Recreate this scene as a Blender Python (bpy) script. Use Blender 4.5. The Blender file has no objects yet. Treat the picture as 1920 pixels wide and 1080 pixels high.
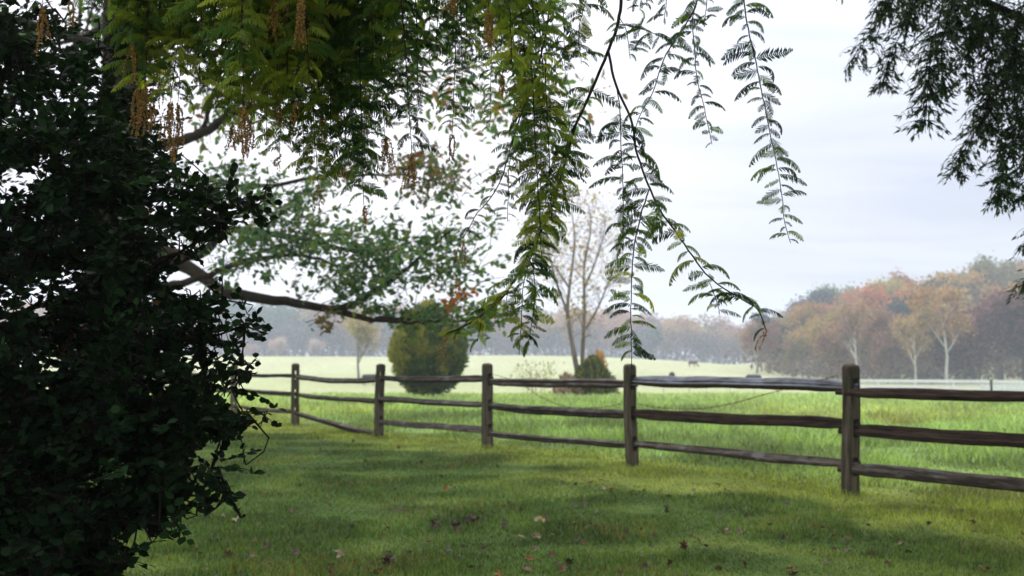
import bpy, math, random
import numpy as np
from mathutils import Vector, Matrix
R = math.radians
rng = np.random.default_rng(7)
random.seed(7)
sc = bpy.context.scene
COL = sc.collection

# ------------------------------------------------------------ camera, sky, sun, exposure
FPX = 1866.7
PITCH = math.atan(142.0 / FPX)
CZ = 1.30
cd = bpy.data.cameras.new('camera'); cam = bpy.data.objects.new('camera', cd); COL.objects.link(cam)
cam.location = (0, 0, CZ); cam.rotation_euler = (R(90) + PITCH, 0, 0)
cd.lens = 35; cd.sensor_width = 36; cd.clip_end = 5000; cd.clip_start = 0.05
cd.dof.use_dof = True; cd.dof.focus_distance = 3.05; cd.dof.aperture_fstop = 4.2
sc.camera = cam
SUN_EL, SUN_AZ = 48.0, -22.0            # azimuth from +Y, negative to the left
w = bpy.data.worlds.new('World'); sc.world = w; w.use_nodes = True
wn = w.node_tree.nodes; wl = w.node_tree.links; wn.clear()
wo = wn.new('ShaderNodeOutputWorld'); bg = wn.new('ShaderNodeBackground'); bg.inputs['Strength'].default_value = 0.11
sky = wn.new('ShaderNodeTexSky'); sky.sky_type = 'NISHITA'; sky.sun_disc = False
sky.sun_elevation = R(SUN_EL); sky.sun_rotation = R(SUN_AZ); sky.air_density = 1.0; sky.dust_density = 2.5; sky.ozone_density = 1.2
tc = wn.new('ShaderNodeTexCoord'); sep = wn.new('ShaderNodeSeparateXYZ'); wl.new(tc.outputs['Generated'], sep.inputs[0])
# thin cloud sheet: direction projected on a high flat layer
zc = wn.new('ShaderNodeMath'); zc.operation = 'MAXIMUM'; zc.inputs[1].default_value = 0.0; wl.new(sep.outputs['Z'], zc.inputs[0])
zp = wn.new('ShaderNodeMath'); zp.operation = 'ADD'; zp.inputs[1].default_value = 0.12; wl.new(zc.outputs[0], zp.inputs[0])
dx = wn.new('ShaderNodeMath'); dx.operation = 'DIVIDE'; wl.new(sep.outputs['X'], dx.inputs[0]); wl.new(zp.outputs[0], dx.inputs[1])
dy = wn.new('ShaderNodeMath'); dy.operation = 'DIVIDE'; wl.new(sep.outputs['Y'], dy.inputs[0]); wl.new(zp.outputs[0], dy.inputs[1])
cb = wn.new('ShaderNodeCombineXYZ'); wl.new(dx.outputs[0], cb.inputs[0]); wl.new(dy.outputs[0], cb.inputs[1])
mp = wn.new('ShaderNodeMapping'); mp.inputs['Rotation'].default_value = (0, 0, R(12)); mp.inputs['Scale'].default_value = (0.55, 1.5, 1); wl.new(cb.outputs[0], mp.inputs[0])
cn = wn.new('ShaderNodeTexNoise'); cn.inputs['Scale'].default_value = 1.1; cn.inputs['Detail'].default_value = 7; cn.inputs['Roughness'].default_value = 0.55; cn.inputs['Distortion'].default_value = 0.6
wl.new(mp.outputs[0], cn.inputs['Vector'])
cr = wn.new('ShaderNodeMapRange'); cr.inputs['From Min'].default_value = 0.36; cr.inputs['From Max'].default_value = 0.62; cr.inputs['To Min'].default_value = 0.58; cr.inputs['To Max'].default_value = 1.0
wl.new(cn.outputs['Fac'], cr.inputs['Value'])
mixc = wn.new('ShaderNodeMix'); mixc.data_type = 'RGBA'; wl.new(cr.outputs[0], mixc.inputs['Factor'])
s0 = wn.new('ShaderNodeVectorMath'); s0.operation = 'MULTIPLY'; s0.inputs[1].default_value = (.74, .72, .80); wl.new(sky.outputs[0], s0.inputs[0]); wl.new(s0.outputs[0], mixc.inputs['A'])
mixc.inputs['B'].default_value = (5.95, 6.15, 6.85, 1)
# overcast cloud is brighter overhead than at the horizon, and brighter round the veiled sun
z2 = wn.new('ShaderNodeMath'); z2.operation = 'MULTIPLY'; wl.new(zc.outputs[0], z2.inputs[0]); wl.new(zc.outputs[0], z2.inputs[1])
up = wn.new('ShaderNodeMath'); up.operation = 'MULTIPLY_ADD'; up.inputs[1].default_value = 2.9; up.inputs[2].default_value = 0.90; wl.new(z2.outputs[0], up.inputs[0])
vd = wn.new('ShaderNodeVectorMath'); vd.operation = 'DOT_PRODUCT'; wl.new(tc.outputs['Generated'], vd.inputs[0])
vd.inputs[1].default_value = (math.sin(R(-9)) * math.cos(R(13)), math.cos(R(-9)) * math.cos(R(13)), math.sin(R(13)))
vm = wn.new('ShaderNodeMath'); vm.operation = 'MAXIMUM'; vm.inputs[1].default_value = 0; wl.new(vd.outputs['Value'], vm.inputs[0])
vp = wn.new('ShaderNodeMath'); vp.operation = 'POWER'; vp.inputs[1].default_value = 22; wl.new(vm.outputs[0], vp.inputs[0])
gl = wn.new('ShaderNodeMix'); gl.data_type = 'RGBA'; gl.inputs['A'].default_value = (1, 1, 1, 1); gl.inputs['B'].default_value = (1.55, 1.46, 1.36, 1); wl.new(vp.outputs[0], gl.inputs['Factor'])
s1 = wn.new('ShaderNodeVectorMath'); s1.operation = 'SCALE'; wl.new(mixc.outputs['Result'], s1.inputs[0]); wl.new(up.outputs[0], s1.inputs['Scale'])
s2 = wn.new('ShaderNodeVectorMath'); s2.operation = 'MULTIPLY'; wl.new(s1.outputs[0], s2.inputs[0]); wl.new(gl.outputs['Result'], s2.inputs[1])
wl.new(s2.outputs[0], bg.inputs['Color']); wl.new(bg.outputs[0], wo.inputs['Surface'])
sd = bpy.data.lights.new('sun', 'SUN'); sd.energy = 2.3; sd.angle = R(50); sd.color = (1.0, 0.95, 0.86)
sun = bpy.data.objects.new('sun', sd); COL.objects.link(sun)
sv = Vector((math.sin(R(SUN_AZ)) * math.cos(R(SUN_EL)), math.cos(R(SUN_AZ)) * math.cos(R(SUN_EL)), math.sin(R(SUN_EL))))
sun.rotation_euler = sv.to_track_quat('Z', 'Y').to_euler()
sc.view_settings.view_transform = 'Standard'; sc.view_settings.look = 'None'
sc.view_settings.exposure = 0.40; sc.view_settings.gamma = 1; sc.view_settings.use_curve_mapping = False
cy = sc.cycles
cy.use_denoising = True; cy.max_bounces = 6; cy.diffuse_bounces = 3; cy.glossy_bounces = 2; cy.transmission_bounces = 3
cy.transparent_max_bounces = 8; cy.volume_bounces = 1; cy.use_adaptive_sampling = True; cy.adaptive_threshold = 0.01
sc.render.film_transparent = False

# ------------------------------------------------------------ helpers
def at(px, py, d):
    """point of the 1920x1080 photograph's pixel at world depth y=d"""
    u = (px - 960) / FPX; v = (540 - py) / FPX
    fy, fz = math.cos(PITCH), math.sin(PITCH)
    dirx, diry, dirz = u, fy - v * fz, fz + v * fy
    k = d / diry
    return np.array([dirx * k, d, CZ + dirz * k])
def nrm(a):
    a = np.asarray(a, float); return a / np.maximum(np.linalg.norm(a, axis=-1, keepdims=True), 1e-9)
def sstep(a, b, x):
    t = np.clip((np.asarray(x, float) - a) / (b - a), 0, 1); return t * t * (3 - 2 * t)
def _h(i, j, s):
    v = np.sin(i * 127.1 + j * 311.7 + s * 74.7) * 43758.5453; return v - np.floor(v)
def vnoise(x, y, s=0):
    x = np.asarray(x, float); y = np.asarray(y, float)
    i = np.floor(x); j = np.floor(y); fx = x - i; fy = y - j
    fx = fx * fx * (3 - 2 * fx); fy = fy * fy * (3 - 2 * fy)
    return (_h(i, j, s) * (1 - fx) + _h(i + 1, j, s) * fx) * (1 - fy) + (_h(i, j + 1, s) * (1 - fx) + _h(i + 1, j + 1, s) * fx) * fy
def fbm(x, y, s=0, o=4):
    r = 0; a = 0.5; t = 0
    for k in range(o):
        r = r + a * vnoise(x * 2 ** k, y * 2 ** k, s + k); t += a; a *= 0.55
    return r / t
def mesh(name, chunks, mats, smooth=False):
    """chunks: (V nx3, F mxk, C nx3 or None, material index) -> one mesh"""
    V = []; C = []; L = []; S = []; M = []; off = 0
    for ch in chunks:
        v, f, c = ch[0], ch[1], ch[2]; mi = ch[3] if len(ch) > 3 else 0
        if len(v) == 0: continue
        V.append(v); C.append(np.ones((len(v), 3)) if c is None else c)
        L.append((f + off).ravel()); S.append(np.full(len(f), f.shape[1])); M.append(np.full(len(f), mi)); off += len(v)
    V = np.concatenate(V).astype(np.float32); C = np.concatenate(C); L = np.concatenate(L).astype(np.int32); S = np.concatenate(S).astype(np.int32); M = np.concatenate(M).astype(np.int32)
    me = bpy.data.meshes.new(name)
    me.vertices.add(len(V)); me.vertices.foreach_set('co', V.ravel())
    me.loops.add(len(L)); me.loops.foreach_set('vertex_index', L)
    me.polygons.add(len(S)); st = np.zeros(len(S), np.int32); st[1:] = np.cumsum(S)[:-1]
    me.polygons.foreach_set('loop_start', st); me.polygons.foreach_set('loop_total', S); me.polygons.foreach_set('material_index', M)
    me.polygons.foreach_set('use_smooth', np.full(len(S), smooth))
    me.update(calc_edges=True)
    a = me.color_attributes.new('Col', 'FLOAT_COLOR', 'POINT')
    a.data.foreach_set('color', np.concatenate([C, np.ones((len(C), 1))], 1).astype(np.float32).ravel())
    for m in (mats if isinstance(mats, (list, tuple)) else [mats]): me.materials.append(m)
    return me
def obj(name, me, parent=None, loc=(0, 0, 0)):
    o = bpy.data.objects.new(name, me); COL.objects.link(o); o.location = loc
    if parent: o.parent = parent
    return o
def part(name, chunks, mats, parent, smooth=False, origin=None):
    """mesh built in world coordinates, re-based on its parent's place"""
    base = np.array(parent['_w']) if parent is not None else np.zeros(3)
    ch = [(c[0] - base,) + tuple(c[1:]) for c in chunks]
    o = obj(name, mesh(name, ch, mats, smooth), parent)
    o['_w'] = [float(q) for q in base]
    return o
def thing(name, label, cat, loc, group=None):
    o = obj(name, None, None, tuple(float(q) for q in loc)); o['label'] = label; o['category'] = cat
    o['_w'] = [float(q) for q in loc]
    o.empty_display_size = 0.2
    if group: o['group'] = group
    return o
def kind(o, k): o['kind'] = k; return o
def smoothpath(P, n):
    P = np.asarray(P, float)
    if len(P) < 3:
        t = np.linspace(0, 1, n)[:, None]; return P[0] * (1 - t) + P[-1] * t
    Q = np.vstack([2 * P[0] - P[1], P, 2 * P[-1] - P[-2]]); out = []
    L = np.concatenate([[0], np.cumsum(np.linalg.norm(np.diff(P, axis=0), axis=1))]); T = np.linspace(0, L[-1], n)
    for s in T:
        k = min(np.searchsorted(L, s, 'right') - 1, len(P) - 2); t = (s - L[k]) / max(L[k + 1] - L[k], 1e-9)
        a, b, c, d = Q[k], Q[k + 1], Q[k + 2], Q[k + 3]
        out.append(0.5 * (2 * b + (c - a) * t + (2 * a - 5 * b + 4 * c - d) * t * t + (3 * b - a - 3 * c + d) * t ** 3))
    return np.array(out)
def tube(P, r, sides=6, col=(1, 1, 1), cap=True, jit=0.0):
    P = np.asarray(P, float); n = len(P); r = np.broadcast_to(np.asarray(r, float), (n,)).copy()
    T = nrm(np.gradient(P, axis=0)); ref = np.array([0, 0, 1.0]) if abs(T[:, 2]).mean() < 0.8 else np.array([1.0, 0, 0])
    A = nrm(np.cross(T, ref)); B = np.cross(T, A)
    th = np.arange(sides) / sides * 2 * np.pi
    rr = r[:, None] * (1 + jit * (rng.random((n, sides)) - .5) * 2)
    V = P[:, None] + rr[..., None] * (np.cos(th)[None, :, None] * A[:, None] + np.sin(th)[None, :, None] * B[:, None])
    V = V.reshape(-1, 3)
    i = np.arange(n - 1)[:, None] * sides; j = np.arange(sides)[None]
    F = np.stack([i + j, i + (j + 1) % sides, i + sides + (j + 1) % sides, i + sides + j], -1).reshape(-1, 4)
    if cap:
        V = np.vstack([V, P[-1] + T[-1] * r[-1] * .6]); k = len(V) - 1; b = (n - 1) * sides
        F = np.vstack([F, np.stack([b + j[0], b + (j[0] + 1) % sides, np.full(sides, k), np.full(sides, k)], -1)])
        F4 = F[:-sides]; F3 = F[-sides:, :3]
        C = np.broadcast_to(np.array(col, float), (len(V), 3))
        return [(V, F4, C), (V[F3.ravel()], np.arange(sides * 3).reshape(-1, 3), np.broadcast_to(np.array(col, float), (sides * 3, 3)))]
    return [(V, F, np.broadcast_to(np.array(col, float), (len(V), 3)))]
def scatter(tv, tf, P, X, Nn, S, C):
    """copies of template (tv verts, tf faces; x=along, y=across, z=normal) at P, axis X, normal Nn, scale S, colour C"""
    P = np.asarray(P); N = len(P); X = nrm(X); Y = nrm(np.cross(Nn, X)); Z = np.cross(X, Y)
    S = np.broadcast_to(np.asarray(S, float).reshape(-1, 1) if np.ndim(S) < 2 else S, (N, 3) if np.ndim(S) == 2 else (N, 1))
    t = tv[None] * S[:, None]
    V = P[:, None] + t[..., 0:1] * X[:, None] + t[..., 1:2] * Y[:, None] + t[..., 2:3] * Z[:, None]
    F = tf[None] + (np.arange(N) * len(tv))[:, None, None]
    return (V.reshape(-1, 3), F.reshape(-1, tf.shape[1]), np.repeat(np.broadcast_to(C, (N, 3)), len(tv), 0))
def rdir(n, r=None):
    return nrm((r or rng).normal(size=(n, 3)))

# ------------------------------------------------------------ materials
def newmat(name):
    m = bpy.data.materials.new(name); m.use_nodes = True; nt = m.node_tree; nt.nodes.clear()
    return m, nt.nodes, nt.links
def leafmat(name, base, trans=0.3, rough=0.5, spec=0.3, objcol=False, tint=(1.25, 1.25, 0.7)):
    m, n, l = newmat(name)
    o = n.new('ShaderNodeOutputMaterial'); a = n.new('ShaderNodeAttribute'); a.attribute_name = 'Col'
    mx = n.new('ShaderNodeMix'); mx.data_type = 'RGBA'; mx.blend_type = 'MULTIPLY'; mx.inputs['Factor'].default_value = 1
    l.new(a.outputs['Color'], mx.inputs['A'])
    if objcol:
        oi = n.new('ShaderNodeObjectInfo'); l.new(oi.outputs['Color'], mx.inputs['B'])
    else: mx.inputs['B'].default_value = (*base, 1)
    p = n.new('ShaderNodeBsdfPrincipled'); p.inputs['Roughness'].default_value = rough; p.inputs['Specular IOR Level'].default_value = spec
    l.new(mx.outputs['Result'], p.inputs['Base Color'])
    if trans > 0:
        t = n.new('ShaderNodeBsdfTranslucent'); tm = n.new('ShaderNodeMix'); tm.data_type = 'RGBA'; tm.blend_type = 'MULTIPLY'; tm.inputs['Factor'].default_value = 1
        l.new(mx.outputs['Result'], tm.inputs['A']); tm.inputs['B'].default_value = (*tint, 1); l.new(tm.outputs['Result'], t.inputs['Color'])
        ms = n.new('ShaderNodeMixShader'); ms.inputs[0].default_value = trans; l.new(p.outputs[0], ms.inputs[1]); l.new(t.outputs[0], ms.inputs[2]); l.new(ms.outputs[0], o.inputs[0])
    else: l.new(p.outputs[0], o.inputs[0])
    return m
def barkmat(name, c1, c2, scale=(1, 1, 0.25), s=9.0, bump=0.6, moss=None, rough=0.9, dist=0.02, under=None):
    m, n, l = newmat(name)
    o = n.new('ShaderNodeOutputMaterial'); p = n.new('ShaderNodeBsdfPrincipled'); p.inputs['Roughness'].default_value = rough; p.inputs['Specular IOR Level'].default_value = 0.05
    t = n.new('ShaderNodeTexCoord'); mp = n.new('ShaderNodeMapping'); mp.inputs['Scale'].default_value = scale; l.new(t.outputs['Object'], mp.inputs[0])
    a = n.new('ShaderNodeTexNoise'); a.inputs['Scale'].default_value = s; a.inputs['Detail'].default_value = 8; a.inputs['Roughness'].default_value = 0.65; a.inputs['Distortion'].default_value = 0.4; l.new(mp.outputs[0], a.inputs['Vector'])
    r = n.new('ShaderNodeValToRGB'); r.color_ramp.elements[0].position = 0.32; r.color_ramp.elements[0].color = (*c1, 1); r.color_ramp.elements[1].position = 0.68; r.color_ramp.elements[1].color = (*c2, 1); l.new(a.outputs['Fac'], r.inputs[0])
    col = r.outputs['Color']
    if moss:
        b = n.new('ShaderNodeTexNoise'); b.inputs['Scale'].default_value = 3.2; b.inputs['Detail'].default_value = 6; l.new(t.outputs['Object'], b.inputs['Vector'])
        mr = n.new('ShaderNodeMapRange'); mr.inputs['From Min'].default_value = 0.54; mr.inputs['From Max'].default_value = 0.66; mr.inputs['To Max'].default_value = 0.7; l.new(b.outputs['Fac'], mr.inputs['Value'])
        mm = n.new('ShaderNodeMix'); mm.data_type = 'RGBA'; l.new(mr.outputs[0], mm.inputs['Factor']); l.new(col, mm.inputs['A']); mm.inputs['B'].default_value = (*moss, 1); col = mm.outputs['Result']
    l.new(col, p.inputs['Base Color'])
    bp = n.new('ShaderNodeBump'); bp.inputs['Strength'].default_value = bump; bp.inputs['Distance'].default_value = dist; l.new(a.outputs['Fac'], bp.inputs['Height']); l.new(bp.outputs[0], p.inputs['Normal'])
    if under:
        # paler colour on the upper face of the piece, darker colour below
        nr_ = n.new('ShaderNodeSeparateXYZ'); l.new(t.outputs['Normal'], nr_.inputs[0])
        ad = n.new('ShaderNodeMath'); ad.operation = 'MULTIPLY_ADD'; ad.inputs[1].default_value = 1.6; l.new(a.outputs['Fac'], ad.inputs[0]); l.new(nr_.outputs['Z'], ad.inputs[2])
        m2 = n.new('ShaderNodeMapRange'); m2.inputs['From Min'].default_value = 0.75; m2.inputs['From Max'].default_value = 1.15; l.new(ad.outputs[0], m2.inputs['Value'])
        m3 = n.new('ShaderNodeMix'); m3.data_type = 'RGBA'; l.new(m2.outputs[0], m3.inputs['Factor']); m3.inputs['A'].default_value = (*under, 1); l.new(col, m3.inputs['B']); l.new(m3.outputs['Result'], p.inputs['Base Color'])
    l.new(p.outputs[0], o.inputs[0]); return m
M = {}
M['needle'] = leafmat('redwood_needles', (1, 1, 1), 0.42, 0.65, 0.06, tint=(1.5, 1.45, 0.6))
M['holly'] = leafmat('holly_leaves', (1, 1, 1), 0.16, 0.6, 0.04)
M['oakleaf'] = leafmat('oak_leaves', (1, 1, 1), 0.40, 0.6, 0.2)
M['feather'] = leafmat('feathery_leaves', (1, 1, 1), 0.40, 0.55, 0.2)
M['farleaf'] = leafmat('autumn_leaves', (1, 1, 1), 0.35, 0.8, 0.1, objcol=True, tint=(1.2, 1.1, 0.9))
M['juniper'] = leafmat('juniper_foliage', (1, 1, 1), 0.15, 0.7, 0.15)
M['grass'] = leafmat('grass_blades', (1, 1, 1), 0.38, 0.55, 0.25, tint=(1.3, 1.3, 0.6))
M['catkin'] = leafmat('catkin', (1, 1, 1), 0.25, 0.7, 0.2, tint=(1.2, 1, .8))
M['deadleaf'] = leafmat('dead_leaf', (1, 1, 1), 0.12, 0.6, 0.3, objcol=True, tint=(1, 1, 1))
M['twig'] = barkmat('twig_bark', (0.03, 0.016, 0.018), (0.085, 0.05, 0.05), s=40, bump=0.2)
M['bark'] = barkmat('oak_bark', (0.026, 0.014, 0.008), (0.055, 0.036, 0.022), s=8, bump=1.0, moss=(0.035, 0.04, 0.015), dist=0.05)
M['darkbark'] = barkmat('holly_bark', (0.010, 0.008, 0.006), (0.035, 0.026, 0.02), s=20)
M['redbark'] = barkmat('redwood_bark', (0.05, 0.025, 0.015), (0.17, 0.09, 0.055), s=12, bump=1.0, dist=0.04)
M['farbark'] = barkmat('grey_bark', (0.12, 0.095, 0.075), (0.27, 0.22, 0.18), s=3)
M['palebark'] = barkmat('pale_bark', (0.38, 0.35, 0.31), (0.68, 0.65, 0.60), s=1.2, bump=0.2, rough=0.8)
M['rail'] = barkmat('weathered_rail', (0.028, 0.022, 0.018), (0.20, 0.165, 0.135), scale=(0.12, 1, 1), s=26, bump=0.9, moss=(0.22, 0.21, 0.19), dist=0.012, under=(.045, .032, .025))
M['rail_dark'] = barkmat('dark_rail', (0.012, 0.008, 0.006), (0.085, 0.056, 0.04), scale=(0.12, 1, 1), s=26, bump=0.9, dist=0.012)
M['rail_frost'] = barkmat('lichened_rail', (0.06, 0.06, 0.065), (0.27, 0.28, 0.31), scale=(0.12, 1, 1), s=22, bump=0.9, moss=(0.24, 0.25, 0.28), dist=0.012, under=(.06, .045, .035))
M['post'] = barkmat('weathered_post', (0.028, 0.022, 0.015), (0.19, 0.15, 0.105), scale=(1, 1, 0.1), s=26, bump=0.9, moss=(0.06, 0.07, 0.03), dist=0.012)
M['white'] = barkmat('white_paint', (0.62, 0.62, 0.62), (0.8, 0.8, 0.8), s=6, bump=0.1, rough=0.6)
M['stake'] = barkmat('grey_stake', (0.3, 0.3, 0.3), (0.5, 0.48, 0.45), s=6, bump=0.1, rough=0.6)
M['wire'] = barkmat('rusty_wire', (0.06, 0.03, 0.02), (0.16, 0.08, 0.05), s=60, bump=0.1, rough=0.6)
M['cow'] = barkmat('cow_coat', (0.010, 0.010, 0.012), (0.035, 0.032, 0.035), s=5, bump=0.1)
M['cow_brown'] = barkmat('brown_coat', (0.10, 0.05, 0.03), (0.2, 0.11, 0.07), s=5, bump=0.1)

# ------------------------------------------------------------ terrain
FENCE = [(5.25, 7.15), (3.37, 10.03), (1.534, 12.86), (-0.375, 15.56), (-2.37, 17.85), (-4.60, 21.3), (-6.75, 24.3), (-8.95, 27.2), (-11.2, 30.1), (-13.4, 33.0)]
TR = np.array([-0.8, -0.3, -0.12, -0.05, 0.0, 0.05, 0.10, 0.15, 0.20, 0.24, 0.28, 0.34, 0.42, 0.50, 0.58, 0.8])
PR = np.array([664, 667, 668, 666, 666, 667, 670, 675, 682, 689, 700, 712, 714, 706, 700, 690])
ZR = np.array([at(960, p, 200)[2] for p in PR])
HT = np.array([0.22, 0.27, 0.31, 0.36, 0.43, 0.50, 0.56, 0.8]); HH = np.array([0, 2.0, 7.5, 10.5, 13.5, 15, 16.5, 16])
def H(x, y):
    x = np.asarray(x, float); y = np.asarray(y, float)
    t = x / np.maximum(y, 30)
    z = -1.7 * sstep(34, 95, y)
    zr = np.interp(t, TR, ZR)
    z = z + (zr + 1.7) * sstep(98, 205, y) + np.interp(t, HT, HH) * sstep(165, 265, y)
    z = z + 0.35 * (fbm(x / 37, y / 37, 3, 2) - .5) * sstep(40, 80, y)
    return z
def side(x, y):
    """>0 beyond the rail fence, in metres across the fence line"""
    fx = np.array([f[0] for f in FENCE[::-1]]); fy = np.array([f[1] for f in FENCE[::-1]])
    fx = np.concatenate([[-60], fx, [60]]); fy = np.concatenate([[33 + 46.6 * 1.3], fy, [7.15 - 54.75 * 1.5]])
    return (y - np.interp(x, fx, fy)) * 0.57
def ground_colour(x, y):
    """plant colours of lawn, rank meadow, dry bank and grazed hill, plus a painted sunny band"""
    s = side(x, y); n1 = fbm(x / 1.6, y / 1.6, 11)[..., None]; n2 = fbm(x / 9., y / 9., 21)[..., None]; n3 = fbm(x / .5, y / .5, 31)[..., None]; n1 = sstep(.25, .75, n1); n3 = sstep(.2, .8, n3)
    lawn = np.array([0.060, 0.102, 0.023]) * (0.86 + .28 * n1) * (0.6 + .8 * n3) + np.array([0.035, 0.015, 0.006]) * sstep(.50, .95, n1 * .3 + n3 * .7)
    sun_strip = np.array([0.22, 0.26, 0.055]) * (0.8 + .4 * n3)  # sunlight along the fence line, put into the grass colour
    mead = np.array([0.165, 0.235, 0.08]) * (0.55 + .9 * n1) + np.array([0.10, 0.055, 0.015]) * sstep(.5, .75, n2)
    dry = np.array([0.37, 0.33, 0.19]) * (0.85 + .3 * n2)
    hill = np.array([0.345, 0.36, 0.205]) * (0.88 + .24 * n2)
    c = lawn
    c = c + (sun_strip - c) * (sstep(-1.6, -0.5, s + (n1[..., 0] - .5) * 1.5) * (1 - sstep(.3, 1.2, s)))[..., None] * .75
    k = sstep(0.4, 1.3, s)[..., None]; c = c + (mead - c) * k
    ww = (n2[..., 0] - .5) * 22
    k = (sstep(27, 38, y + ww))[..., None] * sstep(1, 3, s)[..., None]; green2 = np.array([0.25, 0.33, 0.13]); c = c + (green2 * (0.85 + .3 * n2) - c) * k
    k = (sstep(60, 110, y + ww * 2.2) * (1 - sstep(112, 165, y + ww * 2.2)))[..., None]; c = c + (dry - c) * k * .5
    k = (sstep(118, 150, y + ww))[..., None]; c = c + (hill - c) * k
    return np.clip(c, .004, 1)
ys = np.concatenate([np.linspace(-150, 2, 14), np.linspace(4, 34, 100), 34 + 3.2 * 1.045 ** np.arange(1, 85) * np.arange(1, 85) / 20.])
ys = ys[ys < 900]; ys = np.append(ys, 900)
ts = np.unique(np.concatenate([np.linspace(-4, -.9, 12), np.linspace(-.9, .9, 190), np.linspace(.9, 4, 12)]))
YY, TT = np.meshgrid(ys, ts, indexing='ij'); XX = TT * (np.maximum(YY, 0) * 0.93 + 22)
XX = np.clip(XX, -900, 900)
ZZ = H(XX, YY); V = np.stack([XX, YY, ZZ], -1).reshape(-1, 3)
nr, nc = XX.shape; i = np.arange(nr - 1)[:, None] * nc; j = np.arange(nc - 1)[None]
F = np.stack([i + j, i + j + 1, i + nc + j + 1, i + nc + j], -1).reshape(-1, 4)
def groundmat():
    m, n, l = newmat('turf')
    o = n.new('ShaderNodeOutputMaterial'); p = n.new('ShaderNodeBsdfPrincipled'); p.inputs['Roughness'].default_value = 0.95; p.inputs['Specular IOR Level'].default_value = 0.05
    a = n.new('ShaderNodeAttribute'); a.attribute_name = 'Col'
    t = n.new('ShaderNodeTexCoord'); g = n.new('ShaderNodeTexNoise'); g.inputs['Scale'].default_value = 1.4; g.inputs['Detail'].default_value = 10; g.inputs['Roughness'].default_value = 0.75; l.new(t.outputs['Object'], g.inputs['Vector'])
    mr = n.new('ShaderNodeMapRange'); mr.inputs['From Min'].default_value = 0.3; mr.inputs['From Max'].default_value = 0.7; mr.inputs['To Min'].default_value = 0.6; mr.inputs['To Max'].default_value = 1.35; l.new(g.outputs['Fac'], mr.inputs['Value'])
    mx = n.new('ShaderNodeVectorMath'); mx.operation = 'SCALE'; l.new(a.outputs['Color'], mx.inputs[0]); l.new(mr.outputs[0], mx.inputs['Scale'])
    l.new(mx.outputs[0], p.inputs['Base Color'])
    b = n.new('ShaderNodeBump'); b.inputs['Strength'].default_value = 0.6; b.inputs['Distance'].default_value = 0.05; l.new(g.outputs['Fac'], b.inputs['Height']); l.new(b.outputs[0], p.inputs['Normal'])
    l.new(p.outputs[0], o.inputs[0]); return m
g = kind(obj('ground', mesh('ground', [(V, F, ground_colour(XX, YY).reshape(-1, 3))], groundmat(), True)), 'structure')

# grass blades (uncountable): lawn in front of the rails, rank meadow behind them
def blades(n, ylo, yhi, cond, hfun, wfun, lean, cfun, power=1.0):
    y = ylo + (yhi - ylo) * rng.random(n) ** power; tmax = 0.60 + 1.2 / np.maximum(y, 1)
    x = (rng.random(n) * 2 - 1) * tmax * y
    k = cond(x, y); x, y = x[k], y[k]; n = len(x)
    P = np.stack([x, y, H(x, y) - .003], -1); h = hfun(x, y, n); ww = wfun(x, y, n)
    az = rng.random(n) * 2 * np.pi; wd = np.stack([np.cos(az), np.sin(az), 0 * az], -1) * ww[:, None]
    ln = rng.normal(size=(n, 2)) * lean; tip = np.stack([ln[:, 0], ln[:, 1], np.ones(n)], -1) * h[:, None]
    mid = P + tip * np.array([.35, .35, .6]) 
    V = np.stack([P - wd, P + wd, mid + wd * .8, mid - wd * .8, P + tip], 1).reshape(-1, 3)
    b = np.arange(n)[:, None] * 5
    c = np.repeat(cfun(x, y, n), 5, 0)
    return [(V, np.concatenate([b + np.array([[0, 1, 2, 3]])]), c), (V.copy(), b + np.array([[3, 2, 4]]), c)]
def lawn_c(x, y, n):
    c = ground_colour(x, y) * 1.35 * (0.45 + 1.1 * rng.random(n))[:, None]
    dry = rng.random(n) < (0.03 + 0.25 * sstep(.52, .75, fbm(x / .9, y / .9, 41))); c[dry] = np.array([.22, .17, .07]) * (0.6 + .7 * rng.random(dry.sum()))[:, None]
    return c
def mead_c(x, y, n):
    c = ground_colour(x, y) * 1.3 * (0.4 + 1.2 * rng.random(n))[:, None]
    k = rng.random(n) < 0.14; c[k] = c[k] * .5 + np.array([.16, .20, .13]); return c
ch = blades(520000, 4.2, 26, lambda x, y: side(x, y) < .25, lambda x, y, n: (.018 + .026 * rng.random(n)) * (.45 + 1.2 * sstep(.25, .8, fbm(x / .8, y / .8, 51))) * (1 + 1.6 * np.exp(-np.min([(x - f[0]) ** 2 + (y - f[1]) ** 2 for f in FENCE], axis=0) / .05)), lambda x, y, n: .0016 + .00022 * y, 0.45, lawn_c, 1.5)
kind(obj('lawn_grass', mesh('lawn_grass', ch, M['grass'])), 'stuff')
ch = blades(420000, 7, 62, lambda x, y: side(x, y) > .1, lambda x, y, n: (.05 + .15 * rng.random(n)) * (.2 + 1.5 * sstep(.2, .8, fbm(x / .9, y / .9, 61))) * (1 - .5 * sstep(30, 60, y)) * (.25 + .75 * sstep(.1, 2.6, side(x, y))), lambda x, y, n: .002 + .00035 * y, 0.5, mead_c, 1.7)
kind(obj('meadow_grass', mesh('meadow_grass', ch, M['grass'])), 'stuff')
print('grass done')

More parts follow.
